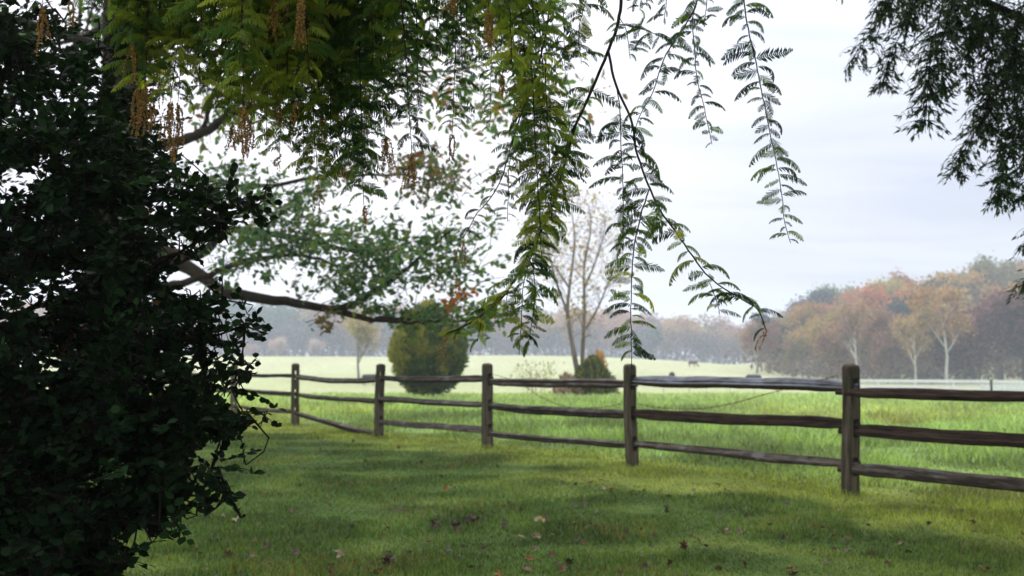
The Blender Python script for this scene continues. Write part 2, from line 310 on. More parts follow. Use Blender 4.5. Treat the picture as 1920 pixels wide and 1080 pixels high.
# ------------------------------------------------------------ split rail fence
FT = thing('split_rail_fence', 'weathered three-rail split rail fence running back across the lawn from right to left', 'fence', (FENCE[1][0], FENCE[1][1], 0))
def post_mesh(seed, h, mat, slots, deep=0.25):
    """local x runs along the fence; closed solids between the mortises, two cheeks beside each mortise"""
    r = np.random.default_rng(seed); a, b = 0.062, 0.078           # half sizes along / across the fence
    ph = np.arange(20) / 20 * 2 * np.pi
    def prof(z):
        s = 1 - 0.03 * z; c, s_ = np.cos(ph), np.sin(ph)
        e = 0.45
        return np.stack([a * s * np.sign(c) * np.abs(c) ** e, b * s * np.sign(s_) * np.abs(s_) ** e], -1)
    wob = lambda z: np.array([0.006 * math.sin(z * 5 + seed), 0.006 * math.cos(z * 4 + seed * 2)])
    jit = 1 + (r.random(20) - .5) * .20
    chs = []
    def solid(z0, z1, dome=False):
        n = max(3, int((z1 - z0) / .06)); zz = list(np.linspace(z0, z1, n)); rows = []
        for z in zz:
            q = prof(z) * (jit * (1 + (r.random(20) - .5) * .02))[:, None] + wob(z)
            rows.append(np.concatenate([q, np.full((20, 1), z)], 1))
        if dome:
            for k, (sc_, dz) in enumerate(((.93, .018), (.75, .034), (.45, .044))):
                q = prof(z1) * jit[:, None] * sc_ + wob(z1); rows.append(np.concatenate([q, (z1 + dz + (r.random(20) - .5) * .008)[:, None]], 1))
        V = np.concatenate(rows); n = len(rows); i = np.arange(n - 1)[:, None] * 20; j = np.arange(20)[None]
        F = np.stack([i + j, i + (j + 1) % 20, i + 20 + (j + 1) % 20, i + 20 + j], -1).reshape(-1, 4)
        chs.append((V, F, None)); chs.append((V[-20:], np.arange(20)[None], None)); chs.append((V[:20], np.arange(20)[::-1][None], None))
    def cheek(z0, z1, sg):
        rows = []
        for z in np.linspace(z0, z1, 4):
            q = prof(z) * jit[:, None]; q = q[(q[:, 1] * sg) > .034 * .9] if False else q
            k = q[:, 1] * sg > 0.036; qq = q[k]
            o = np.argsort(np.arctan2(qq[:, 1] * sg - .02, qq[:, 0])); qq = qq[o]
            qq = np.vstack([[qq[0, 0], .036 * sg], qq, [qq[-1, 0], .036 * sg]])
            rows.append(np.concatenate([qq + wob(z), np.full((len(qq), 1), z)], 1))
        m = len(rows[0]); V = np.concatenate(rows); i = np.arange(3)[:, None] * m; j = np.arange(m)[None]
        F = np.stack([i + j, i + (j + 1) % m, i + m + (j + 1) % m, i + m + j], -1).reshape(-1, 4); chs.append((V, F, None))
    zs = -deep
    for z0, z1 in slots:
        solid(zs, z0); cheek(z0, z1, 1); cheek(z0, z1, -1); zs = z1
    solid(zs, h - .045, True)
    return mesh('post', chs, mat, False)
RZ = [1.055, 0.655, 0.275]
for k, (x, y) in enumerate(FENCE):
    a = FENCE[max(k - 1, 0)]; b = FENCE[min(k + 1, len(FENCE) - 1)]; ang = math.atan2(a[1] - b[1], a[0] - b[0])
    h = 1.30 + [0, 0, .0, .01, 0, .01, .0, .02, -.01, 0][k]
    z0 = float(H(x, y))
    o = obj('post', post_mesh(k * 3 + 1, h, M['post'], [(z - .085, z + .10) for z in RZ[::-1]]), FT, (x - FENCE[1][0], y - FENCE[1][1], z0))
    o.rotation_euler = (R([0, -.8, .9, 1.4, -1.5, 1.2, 0, 1, 0, 0][k]), R([0, 1, -.8, .9, -.6, .9, 0, 0, 1, 0][k]), ang)
def rail_mesh(seed, L, th, mat, sag, flat=1.0):
    r = np.random.default_rng(seed); n = 56; m = 18; s = np.linspace(0, 1, n); rows = []
    ph = np.arange(m) / m * 2 * np.pi + r.random() * 3
    shape = 1 + .22 * np.cos(3 * (ph - r.random() * 6)) + .14 * np.cos(2 * (ph - r.random() * 6)) + (r.random(m) - .5) * .34
    w1, w2, w3 = r.random(3) * 6
    for t in s:
        tp = min(t, 1 - t); k = 0.68 + 0.32 * float(sstep(0, .14, tp))
        body = .86 * th * k * (1 + .06 * math.sin(t * 5 + w1) + .035 * math.sin(t * 13 + w2) + .03 * math.sin(t * 37 + w3))
        q = shape * body * (1 + (r.random(m) - .5) * .05)
        zc = -sag * 4 * t * (1 - t) + .007 * math.sin(t * 6 + w2) + .003 * math.sin(t * 17 + w3); yc = .02 * math.sin(t * 6 + w3)
        rows.append(np.stack([np.full(m, t * L - L / 2), yc + np.cos(ph) * q * (.85 if tp > .03 else .6), zc + np.sin(ph) * q * flat], -1))
    V = np.concatenate(rows); i = np.arange(n - 1)[:, None] * m; j = np.arange(m)[None]
    F = np.stack([i + j, i + (j + 1) % m, i + m + (j + 1) % m, i + m + j], -1).reshape(-1, 4)
    return mesh('rail', [(V, F, None), (V[:m], np.arange(m)[::-1][None], None), (V[-m:], np.arange(m)[None], None)], mat, False)
# per bay (from the right): material, half thickness, sag, height at the two ends for each rail
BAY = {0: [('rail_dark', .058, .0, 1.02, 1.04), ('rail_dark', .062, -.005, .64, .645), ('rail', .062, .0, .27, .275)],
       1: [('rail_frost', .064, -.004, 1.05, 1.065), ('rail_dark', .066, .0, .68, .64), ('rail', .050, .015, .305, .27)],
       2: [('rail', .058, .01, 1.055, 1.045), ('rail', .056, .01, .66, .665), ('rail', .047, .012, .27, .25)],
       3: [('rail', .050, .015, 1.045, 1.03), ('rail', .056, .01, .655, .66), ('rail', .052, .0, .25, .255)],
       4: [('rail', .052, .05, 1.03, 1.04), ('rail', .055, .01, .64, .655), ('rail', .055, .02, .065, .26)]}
for k in range(len(FENCE) - 1):
    A, B = FENCE[k], FENCE[k + 1]
    spec = BAY.get(k, [('rail', .05, .02 * random.random(), 1.03, 1.03), ('rail', .05, .01, .65, .65), ('rail', .05, .01, .26, .26)])
    for q, (mt, th, sag, za, zb) in enumerate(spec):
        a = Vector((A[0], A[1], za + float(H(*A)))); b = Vector((B[0], B[1], zb + float(H(*B)))); d = a - b; L = d.length + .24
        o = obj('rail', rail_mesh(k * 7 + q, L, th, M[mt], sag), FT); mid = (a + b) / 2
        lat = Vector((-d.y, d.x, 0)).normalized() * (.012 if (k + q) % 2 else -.012)
        o.location = mid + lat - Vector((FENCE[1][0], FENCE[1][1], 0)) + Vector((0, 0, .012 * (1 if k % 2 else -1)))
        o.rotation_euler = (0, -math.asin(d.z / d.length), math.atan2(d.y, d.x))
        if mt == 'rail_frost': o['label'] = 'pale grey lichened top rail'
        if k == 4 and q == 2: o['label'] = 'bottom rail fallen to the ground at one end'
def wire(px, dep):
    P = smoothpath([at(a, b, c) for (a, b), c in zip(px, dep)], 90); chs = tube(P, .0034, 4, cap=False)
    for k in range(2, 88, 3):
        for s in (-1, 1):
            d = nrm(rng.normal(size=3)) * .018; chs += tube([P[k] - d, P[k] + d], .0030, 3, cap=False)
    part('barbed_wire', chs, M['wire'], FT)
wire([(1570, 704), (1530, 715), (1440, 738), (1370, 757), (1300, 767), (1235, 764), (1192, 757)], [10.1, 10.35, 10.9, 11.4, 12.0, 12.4, 12.75])
wire([(1178, 755), (1120, 764), (1060, 762), (1010, 742), (970, 716), (925, 702)], [12.95, 13.4, 13.9, 14.5, 15.0, 15.5])
print('fence done')

# ------------------------------------------------------------ deciduous tree generator
def grow(P, d, L, r, lvl, maxl, out, tips, rr, up=0.15, kids=(3, 5), spread=0.9, seg=6, wob=0.16, shrink=0.62, low=0.35):
    pts = [np.array(P, float)]; d = nrm(np.array(d, float)); dirs = [d]
    for k in range(seg):
        d = nrm(d + rr.normal(size=3) * wob + np.array([0, 0, up]) * .25); pts.append(pts[-1] + d * L / seg); dirs.append(d)
    pts = np.array(pts); rad = r * (1 - .55 * np.linspace(0, 1, seg + 1)); out.extend(tube(pts, rad, 7 if lvl < 2 else 4 if lvl < maxl else 3, cap=False))
    if lvl >= maxl:
        for k in range(2, seg + 1): tips.append((pts[k], dirs[k]))
        return
    n = rr.integers(kids[0], kids[1] + 1)
    for k in range(n):
        f = (low if lvl == 0 else .25) + (.75 if lvl else .65) * (k + rr.random()) / n; i = min(int(f * seg), seg - 1); p = pts[i] + (pts[i + 1] - pts[i]) * (f * seg - i)
        ax = dirs[i]; s = nrm(np.cross(ax, rr.normal(size=3))); nd = nrm(ax * math.cos(spread) + s * math.sin(spread) + np.array([0, 0, up * .5]))
        grow(p, nd, L * shrink * (.75 + .5 * rr.random()), rad[i] * .6, lvl + 1, maxl, out, tips, rr, up, kids, spread, max(4, seg - 1), wob, shrink, low)
LEAF = (np.array([[0, 0, 0], [.35, .28, .07], [1, 0, -.05], [.35, -.28, .07], [.7, 0.2, .03], [.7, -.2, .03]]), np.array([[0, 3, 1], [1, 3, 4], [3, 5, 4], [5, 2, 4]]))
LEAF4 = (np.array([[0, 0, 0], [.45, .36, .06], [1, 0, 0], [.45, -.36, .06]]), np.array([[0, 3, 2, 1]]))
def leaves(pts, dirs, n, spreadr, size, cols, rr, tmpl=LEAF4, szvar=.5, droop=-.2):
    idx = rr.integers(0, len(pts), n); P = np.array(pts)[idx] + rr.normal(size=(n, 3)) * spreadr
    X = rdir(n, rr) + np.array([0, 0, droop]); N = rdir(n, rr) * .8 + np.array([0, 0, .7])
    c = cols[rr.integers(0, len(cols), n)] * (.7 + .6 * rr.random((n, 1)))
    return scatter(tmpl[0], tmpl[1], P, X, N, size * (1 + szvar * (rr.random(n) - .5) * 2), c)
# prototypes of distant trees, 14 m tall, colour from the object's own colour
def far_proto(seed, maxl=3, nleaf=3200, size=.55, bare=False, spread=.75, up=.25, h=14, trunk_mat='farbark', sr=.55, wide=1.0, low=.3, tl=.62):
    rr = np.random.default_rng(seed); out = []; tips = []
    grow((0, 0, -.4), (0, 0, 1), h * tl, h * .019, 0, maxl, out, tips, rr, up, (5, 7) if maxl == 3 else (6, 8), spread, 7, .07, .55 * wide, low)
    P = [t[0] for t in tips]
    zmax = max(p[2] for p in P); s = h / (zmax + .3)
    out = [(c[0] * s,) + tuple(c[1:]) for c in out]; P = [p * s for p in P]
    # leaf clumps gather round a few dozen twig groups
    cen = np.array(P)[rr.integers(0, len(P), 90)]
    cc = np.clip(0.72 + .5 * rr.random((90, 1)) * np.array([[1, 1, 1]]) + rr.normal(size=(90, 3)) * .06, .3, 1.5)
    which = rr.integers(0, 90, nleaf); 
    Q = np.vstack([cen[which[: nleaf // 2]] + rr.normal(size=(nleaf // 2, 3)) * sr * 1.15, np.array(P)[rr.integers(0, len(P), nleaf - nleaf // 2)] + rr.normal(size=(nleaf - nleaf // 2, 3)) * sr * .7])
    C = np.vstack([cc[which[: nleaf // 2]], .6 + .7 * rr.random((nleaf - nleaf // 2, 1)) * np.ones((1, 3))]) * (.8 + .4 * rr.random((nleaf, 1)))
    lv = scatter(LEAF4[0], LEAF4[1], Q, rdir(nleaf, rr), rdir(nleaf, rr) + np.array([0, 0, .4]), size * (.6 + .8 * rr.random(nleaf)), C)
    return mesh('trunk', out, M[trunk_mat]), mesh('crown', [lv], M['farleaf'])
FULL = [far_proto(100 + k, size=.62, nleaf=5200, sr=.80, wide=1.0, low=.12) for k in range(4)]
THIN = [far_proto(120 + k, nleaf=1700, size=.42, sr=.5, up=.3) for k in range(3)]
PALE = [far_proto(140 + k, nleaf=1900, size=.45, sr=.55, trunk_mat='palebark', wide=.85, spread=.72, up=.4, low=.38, tl=.86) for k in range(3)]
def place_tree(proto, x, y, s, col, label, cat, group=None, name='autumn_tree', sx=1.0, rot=None):
    z = float(H(x, y)); t = thing(name, label, cat, (x, y, z), group)
    t.scale = (s * sx, s * sx, s); t.rotation_euler.z = random.random() * 6.28 if rot is None else rot
    for nm, me in (('trunk', proto[0]), ('crown', proto[1])):
        o = obj(nm, me, t); o.color = (*col, 1) if nm == 'crown' else (1, 1, 1, 1)
    return t
def atg(px, d): return ((px - 960) / FPX * d * 1.003, d)
PAL = {'rusty orange': (.38, .20, .06), 'golden yellow': (.40, .28, .08), 'olive green': (.18, .18, .065), 'brick red': (.27, .15, .08), 'dull mauve brown': (.22, .14, .09), 'dark green': (.045, .07, .04)}
PL = ['rusty orange', 'golden yellow', 'olive green', 'brick red', 'dull mauve brown', 'dark green']
def hillcol(px, d):
    r = random.random()
    if px > 1800 and d < 215: return 'dull mauve brown'
    if px > 1790: return 'dark green' if r < .3 else 'olive green' if r < .6 else 'golden yellow' if r < .8 else 'rusty orange'
    if d < 180: return 'dull mauve brown' if r < .45 else 'brick red' if r < .6 else 'golden yellow' if r < .72 else 'rusty orange'
    return 'rusty orange' if r < .34 else 'golden yellow' if r < .55 else 'olive green' if r < .75 else 'brick red' if r < .87 else 'dark green'
hd = [(163, .245, 7.5, .82), (178, .25, 7.5, .95), (194, .26, 8, 1.0), (212, .265, 8, 1.0), (232, .27, 8.5, 1.05), (254, .28, 9, 1.05), (275, .3, 10, 1.1)]
for d, t0, stp, s0 in hd:
    t = t0
    while t < .64:
        dd = d + random.uniform(-6, 6); px = 960 + t * FPX; c = hillcol(px, dd); p = random.choice(THIN if c == 'dull mauve brown' else FULL)
        base = PAL[c]; cc = [q * random.uniform(.85, 1.18) for q in base]
        s = s0 * random.uniform(.82, 1.12) * (.72 if t < .29 else .85 if t < .32 else 1)
        place_tree(p, t * dd, dd, s, cc, f'{c} tree massed with others in the autumn wood on the right hillside', 'tree', 'trees of the autumn wood on the hillside', 'autumn_tree', random.uniform(.95, 1.25))
        t += stp / d * random.uniform(.75, 1.2)
def undergrowth(pts, hmax, n, cols, name, seed):
    rr = np.random.default_rng(seed); k = rr.integers(0, len(pts), n); p = np.array(pts)[k] + rr.normal(size=(n, 2)) * [2.6, 3]
    h = hmax * (.35 + .9 * fbm(p[:, 0] / 5, p[:, 1] / 9, seed, 3)); z = rr.random(n) * h
    P = np.stack([p[:, 0], p[:, 1], H(p[:, 0], p[:, 1]) + z], -1); c = cols[rr.integers(0, len(cols), n)] * (.75 + .5 * fbm(p[:, 0] / 4, p[:, 1] / 4, seed + 5))[:, None] * rr.uniform(.7, 1.3, (n, 1))
    m_ = leafmat(name + '_leaves', (1, 1, 1), .2, .9, .05, tint=(1, 1, 1))
    kind(obj(name, mesh(name, [scatter(LEAF4[0] * [1, .8, 1], LEAF4[1], P, rdir(n, rr) + [0, 0, .8], rdir(n, rr), rr.uniform(.5, 1.1, n), c)], m_)), 'stuff')
undergrowth([(t * d, d) for d in (168, 180, 192, 205, 222, 242, 262) for t in np.arange(.262, .66, .012)], 4.0, 20000, np.array([[.20, .13, .085], [.24, .15, .085], [.16, .115, .08], [.15, .14, .07]]), 'hillside_undergrowth', 5)
undergrowth([(t * d, d) for d in (330, 345, 362) for t in np.arange(-.64, .44, .008)], 12.0, 60000, np.array([[.20, .15, .14], [.17, .15, .15], [.24, .15, .12], [.13, .14, .11]]), 'distant_undergrowth', 6)
# single pale-barked trees at the foot of the wood
place_tree(PALE[0], *atg(1772, 146), 1.06, (.36, .22, .09), 'tall white-trunked tree with orange leaves before the wood, rightmost of the pale trunks', 'tree', None, 'sycamore', 1.1, 0.6)
place_tree(PALE[1], *atg(1712, 143), .84, (.36, .26, .11), 'crooked pale-trunked tree with yellow leaves just left of the tallest white trunk', 'tree', None, 'sycamore', 1.0, 2.0)
place_tree(PALE[2], *atg(1607, 150), .92, (.33, .20, .11), 'pale-trunked tree with thin rusty crown, above the nearest fence post', 'tree', None, 'sycamore', .95, 4.0)
place_tree(PALE[1], *atg(1418, 165), .62, (.34, .24, .18), 'small nearly bare pale tree at the left end of the hillside wood', 'tree', None, 'sycamore', 1.0, 1.0)
for px, d, s in ((1822, 158, .72), (1868, 152, .86), (1915, 156, .95), (1960, 150, 1.0), (2010, 155, 1.0)):
    place_tree(random.choice(FULL), *atg(px, d), s, (.15, .065, .055), 'dark reddish brown tree in the low mass at the right end of the hillside wood', 'tree', 'dark reddish brown trees at the foot of the wood', 'autumn_tree', 1.35)
# far wood beyond the ridge: one mass
def far_wood():
    rr = np.random.default_rng(5); T = []; C = []
    def arr(me):
        v = np.zeros(len(me.vertices) * 3); me.vertices.foreach_get('co', v); v = v.reshape(-1, 3)
        c = np.zeros(len(me.vertices) * 4); me.color_attributes['Col'].data.foreach_get('color', c); return v, c.reshape(-1, 4)[:, :3]
    pr = []
    for tr, cr_ in FULL[:3] + THIN[:1]:
        v, c = arr(cr_); f = np.arange(len(v)).reshape(-1, 4); k = rr.random(len(f)) < .5
        f = f[k]; v2 = v[f.ravel()]; c2 = c[f.ravel()]; tv, _ = arr(tr); tf = np.array([list(p.vertices) for p in tr.polygons if len(p.vertices) == 4])
        big = tf[: 7 * 7]; pr.append((v2, c2, tv, big))
    cols = np.array([[.40, .24, .13], [.32, .22, .15], [.42, .28, .14], [.19, .20, .11], [.29, .20, .15], [.38, .20, .12], [.10, .14, .09]])
    tr_ch = []; lf = []
    for row, d in enumerate((335, 350, 368, 388)):
        t = -.62
        while t < .42:
            x = t * d; y = d + rr.uniform(-6, 6); s = (1.15 + .1 * row) * rr.uniform(.78, 1.1) * np.interp(t, [-.62, -.25, -.1, .12, .2, .28, .42], [1.12, 1.08, 1.0, .92, .84, .88, 1.0]); a = rr.random() * 6.28
            M2 = np.array([[math.cos(a), -math.sin(a), 0], [math.sin(a), math.cos(a), 0], [0, 0, 1]]) * s * np.array([1.3, 1.3, 1.0])
            v, c, tv, tf = pr[rr.integers(0, 4)]; z = float(H(x, y)); col = cols[rr.integers(0, 7)] * rr.uniform(.8, 1.15)
            if -.30 < t < -.2: col = cols[6]
            lf.append((v @ M2.T + [x, y, z], np.arange(len(v)).reshape(-1, 4), c * col)); tr_ch.append((tv @ M2.T + [x, y, z], tf, None, 1))
            t += 7.2 / d * rr.uniform(.7, 1.25)
    m = leafmat('far_foliage', (1, 1, 1), .3, .9, .05, tint=(1.1, 1, .95))
    kind(obj('distant_woods', mesh('distant_woods', lf + tr_ch, [m, M['farbark']])), 'stuff')
far_wood()
# pale shrubs at the foot of the far wood
for px, s, c, lb in ((532, .36, (.52, .38, .30), 'pale buff rounded shrub before the far wood, left of the pair'), (585, .34, (.50, .37, .31), 'pale buff rounded shrub before the far wood, right of the pair'), (478, .26, (.50, .33, .26), 'low pinkish shrub at the foot of the far wood beside the dark holly')):
    place_tree(FULL[1], *atg(px, 322), s * 1.35, c, lb, 'shrub', None, 'field_shrub', 1.35)
place_tree(THIN[1], *atg(674, 128), .70, (.36, .30, .10), 'small yellow-green tree alone in the field left of the round juniper', 'tree', None, 'field_tree', 1.0, 1.2)
print('woods done')

# two-stemmed tree in the meadow
def two_stem():
    D = 41.; b = at(1085, 748, D); T = thing('walnut_tree', 'tall slender two-stemmed tree with sparse yellow leaves in the meadow behind the fence', 'tree', (b[0], D, float(H(b[0], D))))
    rr = np.random.default_rng(31); out = []; tips = []
    def st(px, r0, r1, D2, n=14):
        P = smoothpath([at(a, c, D2) for a, c in px], n); out.extend(tube(P, np.linspace(r0, r1, n), 8, cap=False)); return P
    A = st([(1092, 752), (1083, 700), (1070, 627), (1064, 582), (1070, 520), (1078, 450), (1072, 400)], .13, .02, D)
    A2 = st([(1064, 585), (1045, 535), (1030, 480), (1015, 430)], .065, .015, D)
    A3 = st([(1067, 540), (1040, 500), (1005, 470), (985, 450)], .045, .012, D - .5)
    B = st([(1100, 752), (1092, 690), (1094, 627), (1096, 570), (1095, 500), (1108, 430), (1104, 385)], .115, .02, D + 1)
    B2 = st([(1097, 620), (1122, 575), (1140, 530), (1150, 490)], .06, .015, D + 1)
    B3 = st([(1096, 540), (1115, 495), (1132, 440), (1135, 405)], .05, .012, D + .6)
    trunk = list(out); out.clear()
    for P, r in ((A, .04), (A2, .035), (A3, .03), (B, .04), (B2, .035), (B3, .035)):
        for k in range(4, len(P)):
            for q in range(2):
                s = nrm(rr.normal(size=3) * np.array([1, 1, .3]) + np.array([0, 0, .6]))
                grow(P[k], s, rr.uniform(.6, 1.3) , r * .5 * (1 - .5 * k / len(P)), 1, 3, out, tips, rr, .3, (3, 4), .7, 4, .2, .6)
    part('trunk', trunk, M['farbark'], T, True); part('twigs', out, M['farbark'], T)
    P = np.array([t[0] for t in tips]); hi = P[P[:, 2] > 4.6]; lo = P[P[:, 2] <= 4.6]
    g = np.array([[.40, .28, .15], [.36, .28, .12], [.28, .26, .11], [.44, .27, .15]])
    part('crown', [leaves(hi, None, 1500, .13, .12, g, rr), leaves(lo, None, 220, .12, .14, g * .9, rr)], M['oakleaf'], T)
two_stem()

# junipers and the shrub beside the two-stemmed tree
def sprigs(P, out_dir, n, size, cols, rr):
    X = nrm(out_dir) * .8 + np.array([0, 0, .9]) + rr.normal(size=(n, 3)) * .35
    return scatter(np.array([[0, 0, 0], [.3, .2, .05], [1, 0, 0], [.3, -.2, .05]]), np.array([[0, 3, 2, 1]]), P, X, rdir(n, rr), size * (.6 + .8 * rr.random(n)), cols)
def juniper():
    D = 39.; b = at(803, 748, D); c = at(803, 660, D)[2]; gz = float(H(b[0], D))
    T = thing('juniper', 'big dense egg-shaped olive green juniper on the meadow behind the fence', 'shrub', (b[0], D, gz)); rr = np.random.default_rng(9)
    tr = []
    for k in range(9):
        a = rr.random() * 6.28; tr += tube(smoothpath([[b[0] + .15 * math.cos(a), D + .15 * math.sin(a), gz - .1], [b[0] + .35 * math.cos(a), D + .35 * math.sin(a), gz + .6], [b[0] + .8 * math.cos(a), D + .8 * math.sin(a), gz + 1.8]], 6), np.linspace(.07, .02, 6), 5)
    part('trunk', tr, M['farbark'], T)
    n = 30000; u = rdir(n, rr); lob = .84 + .34 * fbm(np.arctan2(u[:, 1], u[:, 0]) * 2.2 + 9, u[:, 2] * 4 + 20, 3, 3) + .20 * (fbm(np.arctan2(u[:, 1], u[:, 0]) * 6 + 40, u[:, 2] * 10 + 20, 13, 2) - .5)
    rad = (rr.random(n) ** .16) * lob
    zf = u[:, 2]; zz = np.where(zf > 0, zf * 1.86, zf * 1.62); rx = np.where(zf > 0, 1.5 * (1 - .34 * zf), 1.5 * (1 + .12 * zf))
    P = np.stack([b[0] + u[:, 0] * rx * rad, D + u[:, 1] * rx * rad, c + zz * rad], -1)
    P = P[P[:, 2] > gz + .12]; n = len(P); u = nrm(P - np.array([b[0], D, c]))
    mixn = fbm(P[:, 0] * 2.6 + P[:, 1], P[:, 2] * 1.7, 8, 4)[:, None]; cl = np.array([.30, .28, .04]) * sstep(.44, .66, mixn + .10 * (b[0] - P[:, :1])) + np.array([.10, .14, .03]) * (1 - sstep(.44, .66, mixn + .10 * (b[0] - P[:, :1])))
    part('foliage', [sprigs(P, u, n, .17, cl * (.6 + .8 * rr.random((n, 1))), rr)], M['juniper'], T)
juniper()
def small_bush(name, px, D, wd, ht, cA, label, seed, n=7000, cone=.5):
    b = at(px, 748, D); gz = float(H(b[0], D)); T = thing(name, label, 'shrub', (b[0], D, gz)); rr = np.random.default_rng(seed)
    z = rr.random(n); a = rr.random(n) * 6.28; lob = .55 + 1.0 * fbm(a * 2.2 + 5, z * 6, seed, 3); prof_ = (1 - z) ** (.35 + .5 * max(cone, 0)) * np.clip(z * 5 + .45, 0, 1) if cone > 0 else .4 + 1.2 * z
    r = wd * prof_ * (rr.random(n) ** .35) * lob * (1.25 if cone > 0 else 1)
    P = np.stack([b[0] + r * np.cos(a), D + r * np.sin(a), gz + .05 + z * ht * (.8 + .35 * fbm(a * 2, a * 0 + 3, seed + 1, 2))], -1)
    u = nrm(P - np.array([b[0], D, gz + ht * .3])); c = cA[rr.integers(0, len(cA), n)] * (.6 + .8 * rr.random((n, 1)))
    part('foliage', [sprigs(P, u, n, .21, c, rr)], M['juniper'], T)
    tr = []
    for k in range(6):
        aa = rr.random() * 6.28; tr += tube(smoothpath([[b[0], D, gz - .05], [b[0] + wd * .25 * math.cos(aa), D + wd * .25 * math.sin(aa), gz + ht * .4], [b[0] + wd * .4 * math.cos(aa), D + wd * .4 * math.sin(aa), gz + ht * .75]], 5), np.linspace(.03, .01, 5), 4)
    part('stems', tr, M['farbark'], T)
small_bush('young_juniper', 1112, 40, .75, 1.42, np.array([[.06, .10, .03], [.12, .14, .035], [.24, .20, .04]]), 'small spiky green juniper at the foot of the two-stemmed tree', 71, 3800)
small_bush('autumn_shrub', 1124, 41.2, .40, 1.65, np.array([[.5, .24, .06], [.48, .32, .10]]), 'orange-leaved shrub rising behind the small spiky juniper', 72, 700, .2)
small_bush('low_shrub', 1062, 39.6, .55, .75, np.array([[.30, .19, .14], [.34, .24, .17]]), 'low reddish bare-twigged shrub under the two-stemmed tree', 73, 420, .3)
small_bush('yellowing_shrub', 1003, 70, 1.1, 2.6, np.array([[.34, .33, .13], [.30, .28, .12]]), 'yellowing open shrub in the field left of the two-stemmed tree', 74, 500, -.6)

